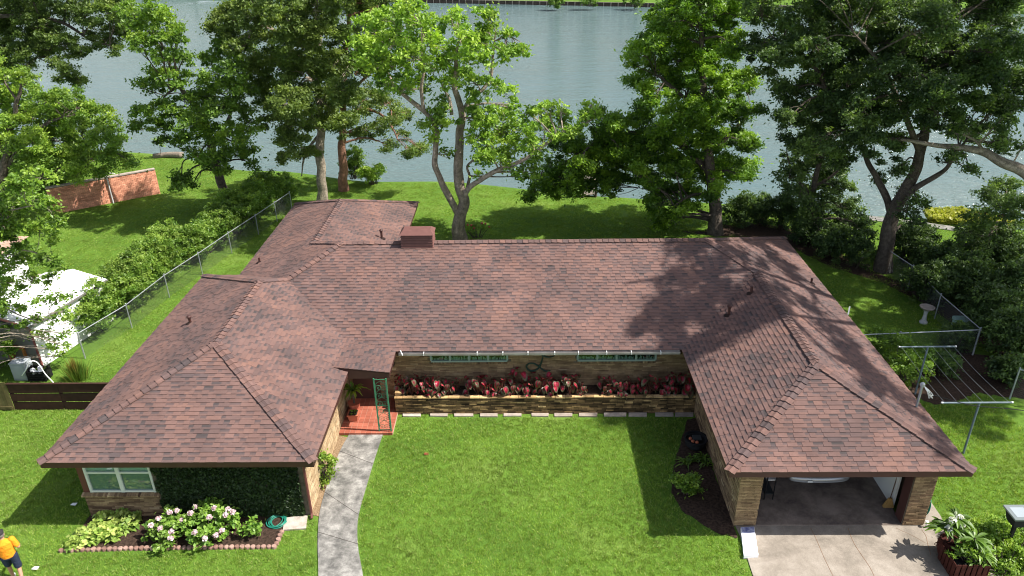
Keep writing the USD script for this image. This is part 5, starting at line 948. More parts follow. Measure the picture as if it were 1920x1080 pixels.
# brown board fence and its olive return at the left
WF = thing('board_fence', 'dark brown horizontal board fence at the left of the house', 'fence', (-17, 22.85, 0)); fx0, fx1 = gr(34, 765)[0], WX0 - .02; fy = 22.85
for k, (z0, z1) in enumerate(((.03, .37), (.41, .75), (.79, 1.16))):
    xs = [fx0, fx0 + 1.9, fx0 + 3.9, fx1]
    for a, b in zip(xs[:-1], xs[1:]): m = MB(); bx(m, a + .006, b - .006, fy - .02 - .004 * k, fy + .005, z0 + hr.uniform(-.008, .008), z1 + hr.uniform(-.008, .008), float(hr.random())); put(WF, 'board', m, 'plank_dark')
for x in (fx0 + .05, fx0 + 1.9, fx0 + 3.9, fx1 - .06): m = MB(); bx(m, x - .045, x + .045, fy + .006, fy + .09, -.1, 1.12); put(WF, 'post', m, 'plank_dark')
m = MB(); bx(m, fx0, fx1, fy - .05, fy + .05, 1.172, 1.195, .6); put(WF, 'cap_rail', m, 'plank_dark')
OF = thing('plank_fence', 'weathered olive brown upright plank fence at the left edge', 'fence', (fx0 - .5, 22.8, 0)); x = fx0 - 3.2; k = 0
while x < fx0 - .04: m = MB(); bx(m, x, x + .145, fy - .03 - .008 * (k % 2), fy - .008, .02, 1.22 + hr.uniform(-.03, .03), float(hr.random())); put(OF, 'plank', m, 'plank_olive'); x += .152; k += 1
m = MB(); bx(m, fx0 - 3.2, fx0 - .04, fy - .06, fy - .04, .12, .20, .5); put(OF, 'rail', m, 'plank_olive')
# ------------------------------------------------------------------ the white shed and the clutter in front of it
sa, sb2 = gr(83, 690), None; sd = np.array([math.sin(.222), math.cos(.222), 0]); sl = np.array([-sd[1], sd[0], 0]); SA = sa + sl * .05
SH = thing('garden_shed', 'white metal shed with a pale low roof beside the hedge', 'shed', SA); LEN, WID, HT = 4.2, 3.1, 1.95
def sp(a, b, z): return SA + sd * a + sl * b + [0, 0, z]
def sbx(mb, a0, a1, b0, b1, z0, z1, t=.5): return mb.add([sp(a, b, z) for z in (z0, z1) for a, b in ((a0, b1), (a0, b0), (a1, b0), (a1, b1))], CUBE_F, t)
m = MB(); sbx(m, .04, LEN - .04, .04, WID - .04, 0, HT); put(SH, 'wall', m, 'steel_shed')
for k in range(16):
    z = .02 + k * .12; m = MB(); m.add([sp(a, b, zz) for a, b, zz in ((.02, .036, z), (LEN - .02, .036, z), (LEN - .02, -.012, z), (.02, -.012, z), (.02, .036, z + .118), (LEN - .02, .036, z + .118), (LEN - .02, .012, z + .118), (.02, .012, z + .118))], CUBE_F[:, ::-1], float(hr.random())); put(SH, 'siding_board', m, 'siding')
    m = MB(); m.add([sp(a, b, zz) for b, a, zz in ((.06, .036, z), (WID - .06, .036, z), (WID - .06, -.012, z), (.06, -.012, z), (.06, .036, z + .118), (WID - .06, .036, z + .118), (WID - .06, .014, z + .118), (.06, .014, z + .118))], CUBE_F); put(SH, 'front_panel', m, 'steel_shed')
rf = MB(); 
for b0, b1, z0, z1 in ((-.12, WID / 2, HT + .02, HT + .36), (WID / 2, WID + .12, HT + .36, HT + .02)):
    rf.add([sp(a, b, z) for a, b, z in ((-.15, b0, z0), (LEN + .12, b0, z0), (LEN + .12, b1, z1), (-.15, b1, z1), (-.15, b0, z0 + .05), (LEN + .12, b0, z0 + .05), (LEN + .12, b1, z1 + .05), (-.15, b1, z1 + .05))], CUBE_F)
rr_ = put(SH, 'roof', rf, 'white_plastic')
for b in np.arange(.1, WID, .3):
    z = HT + .075 + .34 * (1 - abs(b - WID / 2) / (WID / 2 + .12)); m = MB(); bar(m, sp(-.15, b, z), sp(LEN + .12, b, z), .035, .022); put(rr_, 'roof_rib', m, 'white_plastic')
m = MB(); bar(m, sp(-.16, -.135, HT + .03), sp(LEN + .12, -.135, HT + .03), .03, .09); put(SH, 'eave_trim', m, 'steel_shed')
m = MB(); bar(m, sp(-.015, -.01, 0), sp(-.015, -.01, HT), .06, .06, up=(1, 0, 0)); put(SH, 'corner_trim', m, 'shed_trim'); m = MB(); bar(m, sp(-.165, -.12, HT + .05), sp(-.165, WID / 2, HT + .39), .03, .07); put(SH, 'gable_trim', m, 'shed_trim')
P = gr(42, 712); m = MB(); T = thing('grey_cabinet', 'pale grey metal cabinet standing before the shed', 'cabinet', P); bx(m, P[0] - .28, P[0] + .28, P[1] - .05, P[1] + .45, 0, .75); put(T, 'body', m, 'grey_cabinet'); m = MB(); bx(m, P[0] - .30, P[0] + .30, P[1] - .07, P[1] + .47, .752, .79); put(T, 'lid', m, 'grey_cabinet'); m = MB(); bx(m, P[0] - .24, P[0] + .24, P[1] - .064, P[1] - .052, .08, .68); put(T, 'door', m, 'grey_cabinet')
P = gr(70, 716); T = thing('black_crate', 'black slatted crate holding white balls before the shed', 'crate', P)
for k in range(5):
    for s_ in (0, 1): m = MB(); bx(m, P[0] - .35, P[0] + .35, P[1] + s_ * .5, P[1] + s_ * .5 + .02, .03 + k * .09, .09 + k * .09); put(T, 'slat', m, 'black')
for s_ in (-1, 1):
    m = MB(); bx(m, P[0] + s_ * .35 - .012, P[0] + s_ * .35 + .012, P[1] + .022, P[1] + .498, 0, .5); put(T, 'side', m, 'black')
m = MB(); bx(m, P[0] - .33, P[0] + .33, P[1] + .022, P[1] + .498, .02, .04); put(T, 'base', m, 'black')
for dx, dy, z in ((-.18, .2, .42), (.06, .32, .45), (.16, .12, .40), (-.05, .1, .38)):
    m = MB(); m.tm(trimesh.creation.icosphere(2, .10)); m.v[-1] = m.v[-1] + P + [dx, dy, z]; solo('white_ball', m, 'white_plastic', 'white plastic ball in the black crate by the shed', 'ball', 'white balls in the crate', True)
P = gr(40, 690); m = MB(); T = thing('wooden_stand', 'small orange wooden stand behind the grey cabinet', 'stand', P)
for dx in (-.3, .3): m = MB(); bx(m, P[0] + dx - .03, P[0] + dx + .03, P[1], P[1] + .3, 0, .9); put(T, 'leg', m, 'orange_wood')
m = MB(); bx(m, P[0] - .36, P[0] + .36, P[1] - .02, P[1] + .32, .902, .95); put(T, 'top', m, 'orange_wood')
m = MB(); P = gr(52, 700, .8); tube(m, smooth_path([P + [-.5, .3, -.3], P + [-.1, .1, .1], P + [.15, .1, .45], P + [.4, .15, .4], P + [.6, .1, -.1], P + [.8, .1, -.5]], 6), .022, 7); solo('bent_pipe', m, 'white_plastic', 'bent white plastic pipe looping over the clutter by the shed', 'pipe', smooth=True)
c = gr(148, 712); T = thing('feathery_bush', 'feathery red and yellow green bush behind the brown board fence', 'bush', c); m = MB(); r = np.random.default_rng(77)
for k in range(500):
    a = r.uniform(0, 6.28); R = abs(r.normal(0, .45)); h = r.uniform(.6, 1.15) * (1 - .3 * R); e = c + [R * math.cos(a), R * math.sin(a) * .7, h]; s0 = c + [R * .5 * math.cos(a), R * .35 * math.sin(a), 0]; d = e - s0; w = np.array([r.normal(), r.normal(), 0]) ; w = w / np.linalg.norm(w) * .008
    m.add([s0 - w, s0 + w, (s0 + e) / 2 + [0, 0, .1] + w, e, (s0 + e) / 2 + [0, 0, .1] - w], [[0, 1, 2], [0, 2, 4], [4, 2, 3]], float(np.clip(.45 + .4 * (e[0] < c[0] + .1) * (h > .8) + r.normal(0, .2), 0, 1)))
put(T, 'foliage', m, 'leaf_fan')
# neighbour's brick wall, clothes pole, raised bed, house corner, log, sapling
BA, BB = gr(100, 402), gr(301, 363); bd = (BB - BA); bl_ = np.linalg.norm(bd); bd /= bl_; bn = np.array([bd[1], -bd[0], 0]); BH = at(293, 318, BB[1])[2]
BW = thing('brick_garden_wall', 'red brick garden wall in the neighbour yard at left', 'wall', BA); m = MB(); bar(m, BA + [0, 0, BH / 2] - bn * .1, BB + [0, 0, BH / 2] - bn * .1, .2, BH); put(BW, 'core', m, 'mortar'); bw = MB()
for k in range(int(BH / .078)):
    s = -(k % 2) * .11
    while s < bl_:
        s0, s1 = max(0, s), min(bl_, s + .215); s += .228
        if s1 - s0 < .04: continue
        z = k * .078 + .008; q0, q1 = BA + bd * s0, BA + bd * s1; bar(bw, q0 + [0, 0, z + .033] + bn * .006, q1 + [0, 0, z + .033] + bn * .006, .028, .066, tone=float(r2.random()))
stage.GetPrimAtPath(put(BW, 'brickwork', bw, 'red_brick')).SetCustomDataByKey('kind', 'stuff')
m = MB(); bar(m, BA + [0, 0, BH + .04] - bn * .1, BB + [0, 0, BH + .04] - bn * .1, .30, .07); put(BW, 'coping', m, 'stone')
P = gr(213, 381); T = thing('clothes_pole', 'white T shaped clothes pole before the red brick wall', 'pole', P); m = MB(); tube(m, [P, P + [0, 0, 2.05]], .04, 8); put(T, 'post', m, 'white_paint'); m = MB(); tube(m, [P + [-.1, 0, 2.05], P + [.65, -.1, 2.03]], .035, 8); put(T, 'crossbar', m, 'white_paint')
P = gr(33, 535); T = thing('raised_bed', 'soil filled garden bed with pale edging at the far left', 'garden bed', P); m = MB(); bx(m, P[0] - .6, P[0] + .6, P[1] - .9, P[1] + .9, 0, .08); put(T, 'soil', m, 'soil')
for (x0, x1, y0, y1) in ((-.7, .7, -1, -.9), (-.7, .7, .9, 1), (-.7, -.6, -.898, .898), (.6, .7, -.898, .898)): m = MB(); bx(m, P[0] + x0, P[0] + x1, P[1] + y0, P[1] + y1, 0, .16, .9); put(T, 'edging', m, 'plank_grey')
NB = np.array([gr(16, 560)[0] - 1.2, gr(16, 560)[1] + 3.0, 0]); T = thing('neighbour_house', 'pale corner of the neighbour house at the left edge', 'house', NB); m = MB(); bx(m, NB[0] - 7, NB[0] + 1.2, NB[1] - 3, NB[1] - 1, 0, 2.3); put(T, 'wall', m, 'white_paint')
for k in range(14): m = MB(); bx(m, NB[0] + 1.202, NB[0] + 1.23, NB[1] - 3, NB[1] - 1, .05 + k * .16, .18 + k * .16, .5); put(T, 'siding_board', m, 'siding')
m = MB(); m.add([(NB[0] - 7.4, NB[1] - 3.4, 2.3), (NB[0] + 1.5, NB[1] - 3.4, 2.3), (NB[0] + 1.5, NB[1] - .6, 2.3), (NB[0] - 7.4, NB[1] - .6, 2.3), (NB[0] - 4, NB[1] - 2, 2.9), (NB[0] + .2, NB[1] - 2, 2.9)], [[0, 1, 5], [0, 5, 4], [1, 2, 5], [2, 3, 4], [2, 4, 5], [3, 0, 4], [0, 2, 1], [0, 3, 2]]); put(T, 'roof', m, 'roof_far')
A, B = gr(288, 293, .12), gr(342, 291, .2); m = MB(); limb(m, [A, (A + B) / 2 + [0, .1, .05], B], .20, .26, wob=.3); solo('driftwood_log', m, 'log', 'fallen grey log lying on the grass at the lake edge', 'log', smooth=True)
b = gr(303, 296); tree('sapling', 'thin young sapling beside the fallen log', b, [([b - [0, 0, .1], b, b + [.05, 0, .8], b + [.1, 0, 1.4]], .03, .012)], [(b + [.15, 0, 1.35], .38), (b + [.4, 0, 1.2], .3)], 'leaf_green', 'bark_dark', leaf=.14, lai=1.5, cr=.2, seed=150, tone0=.7)
# ------------------------------------------------------------------ dock, bulkheads, lily bed
DK = thing('dock', 'small grey plank dock under the dark bough', 'dock', gr(1100, 364, .15)); d0 = gr(1066, 366, .15); d1 = gr(1119, 363, .15); n = 12
for k in range(n): yy = d0[1] + k * .34; m = MB(); bx(m, d0[0] + .02 * k, d1[0] + .03 * k, yy, yy + .31, .12, .16, float(hr.random())); put(DK, 'plank', m, 'plank_grey')
for x, yy in ((d0[0] + .1, d0[1] + .1), (d1[0] - .1, d0[1] + .1), (d0[0] + .2, d0[1] + 3.6), (d1[0] + .2, d0[1] + 3.6), ((d0[0] + d1[0]) / 2, d0[1] + .06)): m = MB(); tube(m, [(x, yy - .12, -2), (x, yy - .12, .75)], .08, 8); put(DK, 'piling', m, 'bulkhead')
m = MB(); bx(m, d1[0] + .42, d1[0] + .47, d0[1], d0[1] + 4, .0, .2); put(DK, 'side_beam', m, 'plank_grey')
BK = thing('far_bulkhead', 'dark timber bulkhead lining the far shore', 'bulkhead', [*far(0), 0])
for k in range(24): m = MB(); a, b_ = far(-30 + k * 5, -.06), far(-30 + k * 5 + 4.96, -.06); bar(m, [*a, -.76], [*b_, -.76], .1, 2.0); put(BK, 'panel', m, 'bulkhead')
for k in range(80): m = MB(); a = far(-30 + k * 1.5, -.22); tube(m, [[*a, -2], [*a, .34]], .11, 7); put(BK, 'post', m, 'post_pale')
for k in range(12): m = MB(); a, b_ = far(-30 + k * 10, -.1), far(-30 + k * 10 + 9.97, -.1); bar(m, [*a, .29], [*b_, .29], .3, .07); put(BK, 'cap', m, 'post_pale')
sp_px = [(1618, 404), (1660, 409), (1720, 416), (1770, 423), (1830, 432), (1960, 447)]; ptsA = [gr(u, v)[:2] for u, v in sp_px]; ptsB = [gr(u, v + 8)[:2] for u, v in sp_px]
struct('lakeside_path', poly_slab(MB(), Polygon(ptsA + ptsB[::-1]).buffer(0), -.03, .04), 'concrete_walk', 'pale concrete strip along the right shore')
lb = MB(); r = np.random.default_rng(91); lp = Polygon([gr(u, v)[:2] for u, v in ((1730, 398), (1760, 400), (1800, 398), (1832, 406), (1900, 420), (1900, 436), (1800, 424), (1740, 418))]); x0, y0, x1, y1 = lp.bounds; pp = r.uniform([x0, y0], [x1, y1], (9000, 2)); pp = pp[shapely.contains_xy(lp, pp[:, 0], pp[:, 1])]
leaves(lb, np.column_stack([pp, r.uniform(.05, .4, len(pp))]), .2, r.normal(.5, .22, len(pp)), up=.8, aspect=.8, r=r); struct('shore_weeds', lb, 'leaf_yellow', 'yellow green water weeds at the right shore', 'stuff')
# ------------------------------------------------------------------ clothesline, bird bath, box
for k, (bp, t0, t1, lab) in enumerate(((gr(1806, 850), (1768, 750), (1897, 757), 'nearer grey blue clothesline pole on the right side lawn'), (None, (1688, 643), (1790, 657), 'farther grey blue clothesline pole by the chain link fence'))):
    if k == 1: A1 = at(1740, 650, 23.6); bp = np.array([A1[0], A1[1], 0])
    hh = at(1830 if k == 0 else 1740, 755 if k == 0 else 650, bp[1])[2]; A = at(*t0, bp[1] + .0); B = at(*t1, bp[1] - .0); A[2] = B[2] = hh; c = np.array([bp[0], bp[1], hh])
    T = thing('clothesline_pole', lab, 'pole', bp); m = MB(); tube(m, [bp - [0, 0, .1], c], .035, 8); put(T, 'post', m, 'blue_steel'); m = MB(); tube(m, [A, B], .030, 8); put(T, 'crossbar', m, 'blue_steel')
    for s in (0, 1): m = MB(); Q = A if s == 0 else B; tube(m, [Q - (B - A) * .012, Q + (B - A) * .012], .036, 8); put(T, 'end_cap', m, 'galvanised')
    if k == 0: CA, CB = A, B
    else:
        for i, t in enumerate(np.linspace(.04, .96, 6)):
            p, q = CA + (CB - CA) * t, A + (B - A) * t; m = MB(); tube(m, smooth_path([p, (p + q) / 2 - [0, 0, .06], q], 5), .006, 4); solo('clothesline_wire', m, 'line_wire', 'thin pale wire strung between the two clothesline poles', 'clothesline', 'wires of the clothesline')
P = gr(1731, 605); T = thing('bird_bath', 'pale stone bird bath on the shaded lawn', 'bird bath', P); m = MB(); lathe(m, P, [(0, 0), (.17, 0), (.17, .06), (.10, .14), (.075, .4), (.09, .58), (.14, .66), (0, .66)], 16); put(T, 'pedestal', m, 'bath_stone', smooth=False); m = MB(); lathe(m, P, [(0, .655), (.16, .665), (.28, .74), (.31, .80), (.28, .81), (.22, .75), (0, .72)], 20); put(T, 'bowl', m, 'bath_rim')
P = gr(1800, 612); T = thing('utility_box', 'small pale green utility box by the right fence', 'box', P); m = MB(); bx(m, P[0] - .28, P[0] + .28, P[1] - .2, P[1] + .2, 0, .28); put(T, 'body', m, 'teal_metal'); m = MB(); v = boxv(P[0] - .31, P[0] + .31, P[1] - .23, P[1] + .23, .282, .36); v[6:, 2] += .05; m.add(v, CUBE_F); put(T, 'lid', m, 'teal_metal')
soil_r = ragged(Polygon([gr(*q)[:2] for q in ((1690, 738), (1735, 685), (1800, 660), (1900, 680), (1960, 720), (1930, 745), (1830, 738), (1770, 752))]), .6, 4); struct('bare_soil', poly_slab(MB(), soil_r, -.03, .012), 'mulch', 'bare brown leaf strewn soil under the right hand bushes')
soil_b = Polygon([gr(*q)[:2] for q in ((1290, 436), (1400, 420), (1480, 430), (1560, 470), (1660, 520), (1800, 560), (1900, 600), (1900, 680), (1835, 640), (1740, 570), (1660, 530), (1560, 500), (1500, 470), (1400, 445))]).buffer(0); soil_b = ragged(soil_b, .5, 9); struct('rear_bed_soil', poly_slab(MB(), soil_b, -.03, .010), 'mulch', 'dark leaf litter under the trees behind the house')
P = at(1615, 622, 25.2); P = np.array([XR1 + .03, P[1], HE + .02]); m = MB(); bar(m, P, P + [.05, .1, .30], .05, .03); pth = put(H, 'eave_bracket', m, 'white_plastic', label='small white bracket standing on the east eave')
# ------------------------------------------------------------------ garage contents and driveway things
cx_ = at(1537, 898, 18.3)[0]; cyr = 18.30; C = thing('parked_car', 'silver car parked in the garage, only its rear bumper showing', 'car', (cx_, cyr + 2, .055)); z0 = .055
def hull(pts): return m3.Manifold.hull_points(np.asarray(pts, np.float64))
def mmesh(mb, mf, t=.5): q = mf.to_mesh(); mb.add(q.vert_properties[:, :3], q.tri_verts, t); return mb
prof = [(0.06, .45), (.0, .62), (.03, .92), (.25, 1.0), (4.2, .85), (4.35, .55), (4.3, .32), (.3, .30)]
lowp = [(cx_ + s * w, cyr + .05 + a, z0 + z) for a, z in prof for s, w in ((-1, .84), (1, .84), (-1, .76), (1, .76))]
body = hull([(cx_ + s * (.86 if .35 < z < .95 else .80), cyr + .05 + a, z0 + z) for a, z in prof for s in (-1, 1)])
cabin = hull([(cx_ + s * w, cyr + a, z0 + z) for a, z, w in ((.35, .96, .78), (.95, 1.40, .60), (2.3, 1.42, .60), (3.1, .92, .78)) for s in (-1, 1)])
m = MB(); mmesh(m, body + cabin); put(C, 'body', m, 'silver_paint')
bp_ = [(cx_ + .86 * math.sin(t), cyr + .16 - .16 * math.cos(t) ** .8 if abs(t) < 1.5 else cyr + .2, z0 + .46) for t in np.linspace(-1.45, 1.45, 15)]
m = MB(); tube(m, bp_, .13, 10); v = m.v[-1]; v[:, 2] = z0 + .46 + (v[:, 2] - z0 - .46) * 1.0; put(C, 'bumper', m, 'silver_paint', smooth=True)
m = MB(); bx(m, cx_ - .42, cx_ - .27, cyr - .145, cyr - .12, z0 + .43, z0 + .50); put(C, 'licence_plate', m, 'white_plastic')
for s in (-1, 1):
    m = MB(); bx(m, cx_ + s * .70 - .1, cx_ + s * .70 + .1, cyr + .0, cyr + .1, z0 + .66, z0 + .86); put(C, 'tail_light', m, 'tail_light')
    for a in (.75, 3.5): m = MB(); tube(m, [(cx_ + s * .66, cyr + a, z0 + .31), (cx_ + s * .87, cyr + a, z0 + .31)], .31, 18); w_ = put(C, 'wheel', m, 'rubber'); m = MB(); tube(m, [(cx_ + s * .86, cyr + a, z0 + .31), (cx_ + s * .885, cyr + a, z0 + .31)], .19, 14); put(w_, 'rim', m, 'silver_paint')
m = MB(); m.add([(cx_ - .62, cyr + .42, z0 + 1.02), (cx_ + .62, cyr + .42, z0 + 1.02), (cx_ + .52, cyr + .90, z0 + 1.385), (cx_ - .52, cyr + .90, z0 + 1.385)], [[0, 1, 2, 3]]); m.v[-1] = m.v[-1] + [0, -.012, .012]; put(C, 'rear_window', m, 'black')
P = gr(1665, 950, .06); BR = thing('broom', 'straw broom leaning on the inner garage wall', 'broom', P); m = MB(); v = boxv(P[0] - .16, P[0] + .16, P[1] - .05, P[1] + .05, .06, .40); v[4:, 0] = P[0] + (v[4:, 0] - P[0]) * .3; v[4:, 1] = P[1] + (v[4:, 1] - P[1]) * .6; m.add(v, CUBE_F); put(BR, 'bristles', m, 'straw'); m = MB(); tube(m, [P + [0, 0, .34], P + [.20, .25, 1.5]], .014, 6); put(BR, 'handle', m, 'wood_handle')
P = gr(1432, 937, .06); RK = thing('storage_rack', 'dark rack standing inside the left garage pillar', 'rack', P)
for dx in (0, .26):
    m = MB(); bx(m, P[0] + dx, P[0] + dx + .03, P[1], P[1] + .03, .056, 1.6); put(RK, 'upright', m, 'black'); m = MB(); bx(m, P[0] + dx, P[0] + dx + .03, P[1] + .8, P[1] + .83, .056, 1.6); put(RK, 'upright', m, 'black')
for z in (.25, .8, 1.4): m = MB(); bx(m, P[0], P[0] + .29, P[1] + .031, P[1] + .799, z, z + .03); put(RK, 'shelf', m, 'charcoal' if z != .8 else 'white_plastic')
fp = [gr(*q, .12)[:2] for q in ((1389, 989), (1414, 988), (1422, 1041), (1395, 1043))]; FO = thing('foam_box', 'long white box lying on the driveway edge', 'box', [*np.mean(fp, 0), .03]); m = MB(); poly_slab(m, Polygon(fp), .034, .13); put(FO, 'body', m, 'foam')
q = [fp[0] * .97 + fp[1] * .03, fp[1] * .97 + fp[0] * .03]; q += [q[1] + (fp[2] - fp[1]) * .22, q[0] + (fp[3] - fp[0]) * .22]; m = MB(); poly_slab(m, Polygon(q), .131, .134); put(FO, 'printed_end', m, 'print_blue')
# plumeria in its red brown slatted box, with the hedge and the solar lamp
c = gr(1806, 1072); PB = thing('slatted_planter', 'dark red slatted wooden planter box at the lower right', 'planter', c)
for s_ in (0, 1):
    for k in range(6): x = c[0] - .45 + k * .15; m = MB(); bx(m, x, x + .11, c[1] - .3 + s_ * .8, c[1] - .28 + s_ * .8, .03, .56); put(PB, 'slat', m, 'planter_wood')
    for k in range(5): yy = c[1] - .27 + k * .155; m = MB(); bx(m, c[0] - .48 + s_ * .94, c[0] - .46 + s_ * .94, yy, yy + .12, .03, .56); put(PB, 'slat', m, 'planter_wood')
    for z in (.10, .44): m = MB(); bx(m, c[0] - .455, c[0] + .455, c[1] - .279 + s_ * .74, c[1] - .24 + s_ * .74, z, z + .06); put(PB, 'rail', m, 'planter_wood')
m = MB(); bx(m, c[0] - .42, c[0] + .42, c[1] - .23, c[1] + .44, .04, .42); put(PB, 'soil_liner', m, 'black')
c2_ = gr(1772, 1040); BA2 = thing('barrel_pot', 'round dark red pot beside the slatted planter', 'pot', c2_); m = MB(); lathe(m, c2_, [(0, .03), (.20, .03), (.28, .25), (.28, .45), (.24, .56), (.26, .58), (.22, .58), (.2, .5), (0, .5)], 18); put(BA2, 'pot', m, 'planter_wood')
m = MB(); th = np.linspace(0, 2 * np.pi, 14); tube(m, np.stack([c2_[0] - .33 + .06 * np.cos(th), c2_[1] + 0 * th, .42 + .06 * np.sin(th)], 1), .012, 5); put(BA2, 'handle', m, 'planter_wood')
def plumeria(label, base, heads, flowers, seed):
    r = np.random.default_rng(seed); T = thing('plumeria', label, 'plant', base)
    for h in heads:
        m = MB(); tube(m, smooth_path([base, (base + h) / 2 + [.05, 0, .1], h], 4), np.linspace(.028, .016, 9), 7, .4); put(T, 'stem', m, 'bark_dark'); m = MB(); leafy(m, h, 24, .44, .11, .50, r, .30, seg=5, droop=.5); put(T, 'foliage', m, 'leaf_green')
    for f in flowers:
        m = MB(); n = 40; d = unit(r.normal(size=(n, 3)) + [0, 0, .5]); leaves(m, f + d * .09, .09, r.uniform(.3, 1, n), up=.5, aspect=.7, r=r); put(T, 'blossom_cluster', m, 'petal_white')
plumeria('plumeria with long leaves and white blossom clusters by the driveway', c2_ + [0, 0, .5], [at(1780, 988, c2_[1] + .02), at(1795, 972, c2_[1] + .1), at(1768, 990, c2_[1])], [at(1786, 976, c2_[1] - .02), at(1779, 992, c2_[1] - .1), at(1800, 972, c2_[1] + .1), at(1802, 985, c2_[1])], 5)
plumeria('plumeria without flowers growing in the slatted planter', c + [.1, 0, .5], [at(1838, 1035, c[1] + .05), at(1828, 1010, c[1] + .25)], [], 6)
shrub('planter_shrub', 'dark green leafy shrub filling the slatted red planter', 'shrub', c + [0, 0, .45], [(c + [dx, dy, z_], r_) for dx, dy, z_, r_ in ((-.25, .1, .62, .27), (.05, .0, .68, .28), (.3, .15, .66, .27), (.0, .3, .7, .28), (.3, -.1, .6, .24))], 'leaf_green', leaf=.13, lai=3.4, cr=.13, seed=161, tone0=.36, aspect=.4)
c = gr(1880, 1075); shrub('hedge_shrub', 'glossy bright green hedge at the lower right corner', 'shrub', c, [(at(u, v, yy), r_) for u, v, yy, r_ in ((1838, 1000, 16.0, .48), (1870, 995, 16.1, .5), (1910, 1005, 16.0, .5), (1855, 1030, 15.6, .46), (1890, 1030, 15.6, .5), (1875, 1065, 15.2, .48), (1908, 1062, 15.2, .48), (1935, 1030, 15.6, .55), (1852, 1068, 15.2, .36), (1815, 990, 16.3, .34), (1835, 1040, 15.7, .3), (1810, 1010, 16.2, .36), (1828, 1020, 16.0, .4), (1845, 1085, 15.0, .4), (1825, 1072, 15.25, .24))], 'leaf_green', leaf=.085, lai=3.4, cr=.15, seed=160, tone0=.68, up=.9)
lx = at(1912, 962, 15.75); SLP = thing('solar_lamp', 'square black solar lamp post with a pale panel on top', 'lamp post', (lx[0], lx[1], 0)); m = MB(); bx(m, lx[0] - .04, lx[0] + .04, lx[1] - .04, lx[1] + .04, 0, lx[2] - .3); put(SLP, 'post', m, 'black')
m = MB(); v = boxv(lx[0] - .17, lx[0] + .17, lx[1] - .17, lx[1] + .17, lx[2] - .36, lx[2] - .02); v[4:, :2] = lx[:2] + (v[4:, :2] - lx[:2]) * 1.45; m.add(v, CUBE_F); put(SLP, 'lamp_body', m, 'black'); m = MB(); bx(m, lx[0] - .29, lx[0] + .29, lx[1] - .29, lx[1] + .29, lx[2] - .02, lx[2] + .03); put(SLP, 'rim', m, 'lamp_rim'); m = MB(); bx(m, lx[0] - .19, lx[0] + .19, lx[1] - .19, lx[1] + .19, lx[2] + .031, lx[2] + .035); put(SLP, 'solar_panel', m, 'solar')
# small things on the lawn
P = gr(800, 853); m = MB()
for k in range(26): a = k * 2.4; t = k / 26; Q = P + [(t - .5) * .14, .03 * math.cos(a), .045 + .03 * math.sin(a)]; m.tm(trimesh.creation.icosphere(0, .018 * (1.2 - .6 * t))); m.v[-1] = m.v[-1] + Q
solo('pine_cone', m, 'terracotta', 'brown pine cone lying on the front lawn', 'pine cone')
for q, lab in (((67, 1068), 'scrap of white paper on the grass near the person'), ((139, 948), 'pale scrap on the shaded grass by the left corner')):
    P = gr(*q); m = MB(); m.add([P + [-.09, -.04, .06], P + [.08, -.05, .05], P + [.1, .05, .07], P + [-.06, .06, .06], P + [0, 0, .085]], [[0, 1, 4], [1, 2, 4], [2, 3, 4], [3, 0, 4]]); solo('paper_scrap', m, 'white_plastic', lab, 'paper')
